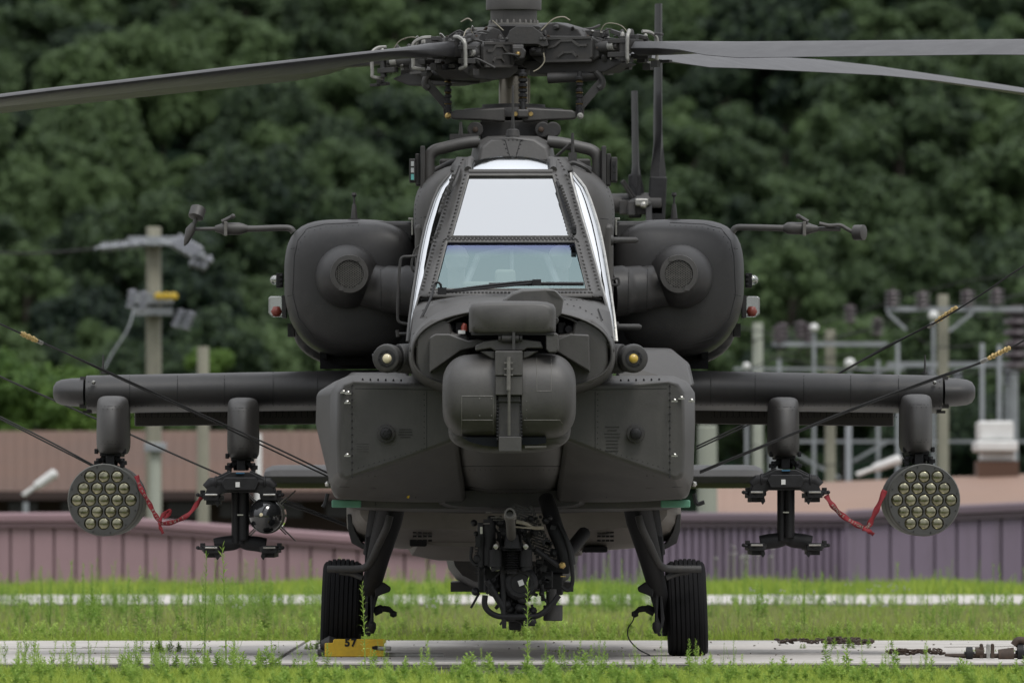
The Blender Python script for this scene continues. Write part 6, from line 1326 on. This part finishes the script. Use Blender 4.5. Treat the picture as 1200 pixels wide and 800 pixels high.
# ================================================================== GRASS AND WEEDS
def grass(name, n, xr, dr, h, wdt, m_, label, dens=None, lean=.5, z0=0):
    r = np.random.default_rng(abs(hash(name)) % 1000 if False else len(name)*7+n % 97)
    x = r.uniform(xr[0], xr[1], n); d = r.uniform(dr[0], dr[1], n)
    cl = .5+.5*np.sin(x*2.1+d*1.3+np.sin(d*.9)*2)*np.sin(x*.83-d*.47+1)
    cl2 = .5+.5*np.sin(x*7.3+1.1*np.sin(d*2.2))*np.sin(d*3.1+x)
    if dens is not None: keep = r.uniform(0, 1, n) < dens(x, d, cl, cl2); x, d, cl, cl2 = x[keep], d[keep], cl[keep], cl2[keep]; n = len(x)
    H_ = h*np.where((d > 88) & (d < 104), np.clip(1-(d-88)/22, .3, 1), 1)*(.45+.6*cl+.35*cl2)*r.uniform(.5, 1.25, n); a = r.uniform(0, 2*PI, n); w_ = wdt*r.uniform(.6, 1.3, n)
    z = np.interp(d, [p[0] for p in gr], [p[1] for p in gr])-.03+z0; y = d-DC
    dx, dy = np.cos(a), np.sin(a); la = r.uniform(0, 2*PI, n); ln = r.uniform(.1, lean, n)*H_
    b = np.stack([x, y, z], 1); wv = np.stack([dx*w_, dy*w_*.6, np.zeros(n)], 1); lv = np.stack([np.cos(la)*ln, np.sin(la)*ln, np.zeros(n)], 1)
    up_ = np.stack([np.zeros(n), np.zeros(n), H_], 1)
    V = np.stack([b-wv, b+wv, b+lv*.3+up_*.55+wv*.7, b+lv*.3+up_*.55-wv*.7, b+lv+up_], 1)
    me = bpy.data.meshes.new(name); vs = V.reshape(-1, 3); me.vertices.add(len(vs)); me.vertices.foreach_set('co', vs.astype(np.float32).ravel())
    base = (np.arange(n)*5)[:, None]; L = np.concatenate([base+np.array([0, 1, 2, 3]), base+np.array([3, 2, 4])], 1).ravel()
    me.loops.add(len(L)); me.loops.foreach_set('vertex_index', L.astype(np.int32))
    st = np.stack([np.arange(n)*7, np.arange(n)*7+4], 1).ravel(); me.polygons.add(2*n); me.polygons.foreach_set('loop_start', st.astype(np.int32)); me.update(calc_edges=True)
    me.materials.append(m_); o = bpy.data.objects.new(name, me); COL.objects.link(o); return tag(o, label, 'grass', kind='stuff')
grass('grass', 260000, (-6.2, 6.2), (72.9, 103.0), .075, .0045, grass_m, 'bright green grass strip behind the concrete apron', lean=.8)
grass('dry_grass', 60000, (-6.2, 6.2), (73.5, 100), .13, .003, grass_dry, 'pale seeding grass stalks in the middle strip', lambda x, d, c, c2: .25+.75*c, lean=.5)
grass('grass', 110000, (-7.2, 7.2), (113.2, 124), .16, .007, grass_m, 'green grass band at the foot of the metal walls', lean=.7)
grass('grass', 170000, (-4.2, 4.2), (48, 60.2), .055, .004, grass_m, 'low green ground cover in front of the concrete apron', lambda x, d, c, c2: np.clip(.1+.9*c+.4*c2+(58.2-d)*.22, 0, 1), lean=.9)
grass('grass', 2600, (-4.4, 4.4), (66.7, 67.3), .03, .003, grass_m, 'sparse grass growing out of the joint in the concrete', lambda x, d, c, c2: (np.sin(x*3.7)*np.sin(x*1.3+.6) > .55)*1.0, z0=.03)
def weed_mesh(seed, h, nl, ll, lw, style):
    r = random.Random(seed); m = MB(); top = Vector((r.uniform(-.06, .06)*h, r.uniform(-.04, .04)*h, h))
    cv = catmull([Vector((0, 0, -.03)), Vector((top.x*.2, top.y*.2, h*.4)), top], 4); m.tube(cv, [lerp(.0045, .0012, i/(len(cv)-1)) for i in range(len(cv))], 4)
    stems = [(cv, h, 1.0)]
    for k in range(style):
        u = r.uniform(.25, .7); p = cv[int(u*(len(cv)-1))]; a = r.uniform(0, 6.28); L_ = h*(1-u)*r.uniform(.4, .8)
        c2 = catmull([p, p+Vector((math.cos(a)*L_*.3, math.sin(a)*L_*.3, L_*.5)), p+Vector((math.cos(a)*L_*.45, math.sin(a)*L_*.45, L_))], 4); m.tube(c2, .0014, 4); stems.append((c2, L_, .7))
    for c_, hh, sz in stems:
        k = int(nl*hh/h)+3
        for i in range(k):
            u = (i+r.random())/k; q = u*(len(c_)-1); j = min(int(q), len(c_)-2); p = c_[j].lerp(c_[j+1], q-j); a = i*2.4+r.uniform(-.4, .4)
            el = lerp(-.2, 1.0, u)+r.uniform(-.25, .25); L_ = ll*sz*lerp(1.0, .45, u)*r.uniform(.7, 1.2)*(min(1, u*4+.5)); dr_ = Vector((math.cos(a)*math.cos(el), math.sin(a)*math.cos(el), math.sin(el))); s_ = dr_.cross(Vector((0, 0, 1))).normalized()*lw*L_
            mid = p+dr_*L_*.5+Vector((0, 0, L_*.05)); m.add([p, mid+s_, p+dr_*L_-Vector((0, 0, L_*.15)), mid-s_], [(0, 1, 2, 3)])
    me = m.mesh('weed'); me.materials.append(weed_m); return me
wm = [weed_mesh(1, .42, 55, .075, .10, 0), weed_mesh(2, .36, 60, .07, .12, 3), weed_mesh(3, .30, 45, .08, .16, 2), weed_mesh(4, .46, 70, .06, .09, 4), weed_mesh(5, .17, 24, .085, .17, 4), weed_mesh(6, .12, 22, .08, .20, 4)]
def scatter(name, label, spots, ms, smin, smax, seed):
    r = random.Random(seed); vs = []; fs = []; off = 0; V = []; L = []; ST = []; LT = []; lo_ = 0
    for x, d in spots:
        me = r.choice(ms); n = len(me.vertices); co_ = np.empty(n*3, np.float32); me.vertices.foreach_get('co', co_); co_ = co_.reshape(-1, 3); s_ = r.uniform(smin, smax); a = r.uniform(0, 6.28); c, s2 = math.cos(a), math.sin(a)
        co2 = np.stack([(co_[:, 0]*c-co_[:, 1]*s2)*s_+x, (co_[:, 0]*s2+co_[:, 1]*c)*s_+d-DC, co_[:, 2]*s_+gz(d)], 1); V.append(co2)
        nl = len(me.loops); li = np.empty(nl, np.int32); me.loops.foreach_get('vertex_index', li); L.append(li+off); npo = len(me.polygons); st = np.empty(npo, np.int32); me.polygons.foreach_get('loop_start', st); ST.append(st+lo_); off += n; lo_ += nl
    me = bpy.data.meshes.new(name); V = np.concatenate(V); L = np.concatenate(L); ST = np.concatenate(ST); me.vertices.add(len(V)); me.vertices.foreach_set('co', V.astype(np.float32).ravel()); me.loops.add(len(L)); me.loops.foreach_set('vertex_index', L.astype(np.int32)); me.polygons.add(len(ST)); me.polygons.foreach_set('loop_start', ST.astype(np.int32)); me.update(calc_edges=True)
    me.materials.append(weed_m); o = bpy.data.objects.new(name, me); COL.objects.link(o); return tag(o, label, 'weeds', kind='stuff')
r = random.Random(11)
sp = []
for c_ in [(-4.0, 56), (-3.4, 58), (-2.6, 57), (-1.9, 60.5), (-1.5, 60.8), (-.9, 59), (-.5, 57.8), (0, 57), (.4, 58), (.8, 57.6), (1.3, 57.2), (1.9, 57.8), (2.6, 57.5), (3.1, 58)]:
    sp += [(c_[0]+r.gauss(0, .3), min(60.3, c_[1]-1+r.gauss(0, 1.2))) for _ in range(15)]
sp += [(r.uniform(-4, 4), r.uniform(50, 57.5)) for _ in range(300)]
scatter('weeds', 'broad-leaved low weeds in front of the apron', sp, wm[4:], .35, .75, 5)
scatter('weeds', 'taller thin weeds among the front ground cover', [(r.uniform(-3.2, 2.6), r.uniform(54, 60)) for _ in range(50)]+[(r.gauss(-2.2, .5), r.uniform(56, 60.5)) for _ in range(40)], wm[:3], .25, .5, 6)
scatter('weeds', 'thin upright weeds scattered over the middle grass strip', [(r.uniform(-5, 5), r.uniform(75, 101)) for _ in range(150)]+[(r.gauss(-2.5, .9), r.uniform(76, 98)) for _ in range(90)]+[(r.gauss(.9, .25), r.uniform(90, 101)) for _ in range(50)]+[(r.gauss(-.9, .2), r.uniform(88, 101)) for _ in range(30)], wm[:4], .4, 1.05, 7)
scatter('weeds', 'upright weeds at the foot of the metal walls', [(r.uniform(-6.5, 6.5), r.uniform(114, 120)) for _ in range(170)], wm[:4], .35, .85, 8)
scatter('weeds', 'low leafy weeds thick along the near edge of the middle strip', [(r.uniform(-5, 5), 73.1+abs(r.gauss(0, 1.6))) for _ in range(420)]+[(r.uniform(-5.5, 5.5), r.uniform(76, 100)) for _ in range(420)], wm[4:], .35, .75, 9)
scatter('weeds', 'taller feathery weeds at the left front edge of the apron', [(random.uniform(-3.0, -1.0), random.uniform(57.5, 60.8)) for _ in range(34)]+[(random.uniform(.1, 1.2), random.uniform(56, 59.5)) for _ in range(16)], wm[1:4], .3, .62, 10)
scatter('weeds', 'weeds breaking up the edge of the far concrete strip', [(r.uniform(-5.8, 5.8), r.uniform(99, 104.5)) for _ in range(260)]+[(r.gauss(-2.6, .8), r.uniform(92, 102)) for _ in range(60)], wm[:5], .35, .75, 14)
scatter('weeds', 'irregular taller clumps rising above the middle grass', [(cx_+r.gauss(0, .18), cd_+r.gauss(0, .8)) for cx_, cd_ in [(-4.1, 90), (-3.2, 82), (-2.3, 86), (-2.0, 79), (-1.1, 94), (.35, 97), (.9, 93), (1.5, 85), (2.4, 95), (3.2, 80), (3.9, 90), (4.4, 84)] for _ in range(14)], wm[:4], .35, .8, 15)
scatter('weeds', 'tufts growing in the joint of the apron', [(-2.05+random.gauss(0, .12), 67.0) for _ in range(16)]+[(-1.2+random.gauss(0, .06), 68.0) for _ in range(8)]+[(2.0+random.gauss(0, .15), 68.5) for _ in range(10)], wm[4:], .25, .5, 12)
# the tallest single weeds
wl = [(265, 775, 1.55, 0, 'tall thin weed on the concrete edge left of the yellow chock, tallest in the foreground'), (240, 778, 1.35, 3, 'leafy tall weed at the left front, beside the tallest weed'), (428, 788, 1.1, 0, 'slim weed standing right in front of the yellow chock'), (165, 784, .8, 1, 'bushy weed in the left foreground'), (85, 786, .7, 1, 'feathery weed near the left corner'), (618, 790, 1.15, 0, 'slim weed rising under the gun'), (500, 795, .75, 2, 'leafy weed between chock and gun'), (640, 795, .6, 2, 'short leafy weed right of the weed under the gun'), (968, 786, .75, 2, 'leafy weed in front of the right chain'), (1085, 790, .6, 1, 'short feathery weed at the right foreground'), (775, 790, .55, 0, 'short slim weed in front of the right wheel'), (450, 790, .6, 3, 'feathery weed beside the chock at its right end')]
for px, py, s_, vi, lb in wl:
    t = thing('weed_plant', (*gx(px, py), 0), lb, 'weed'); o = bpy.data.objects.new('stem_and_leaves', wm[vi]); COL.objects.link(o); o.parent = t; o.scale = (s_*.75, s_*.75, s_); o.rotation_euler.z = px
m = MB()
for cx_, cd, n_, zz in ((2.5, 116, 14, .42), (3.0, 95, 7, .2), (-4.1, 92, 3, .16), (1.4, 92, 5, .2), (2.1, 90, 7, .2), (-.75, 84, 3, .16), (-2, 84, 3, .16), (2.7, 86, 5, .16)):
    for i in range(n_):
        p = Vector((cx_+random.gauss(0, .22), cd-DC+random.gauss(0, .5), gz(cd)+zz*random.uniform(.7, 1.2)))
        
        for j in range(3): q_ = p+Vector((random.uniform(-.03, .03), random.uniform(-.03, .03), random.uniform(-.01, .015))); m.add([q_+Vector((-.008, 0, 0)), q_+Vector((0, -.004, .009)), q_+Vector((.011, 0, 0)), q_+Vector((0, .004, -.009))], [(0, 1, 2, 3)])
fs_ = MB()
for i in range(0, len(m.v), 12):
    p = Vector(m.v[i]); fs_.tube([Vector((p.x, p.y, gz(p.y+DC)-.03)), p], .0015, 3)
tag(part('flower_stems', fs_, weed_m, smooth=0), 'thin stems of the tiny white wildflowers', kind='stuff')
tag(part('wildflowers', m, white, smooth=0), 'tiny white wildflowers scattered in the grass', 'flowers', kind='stuff')
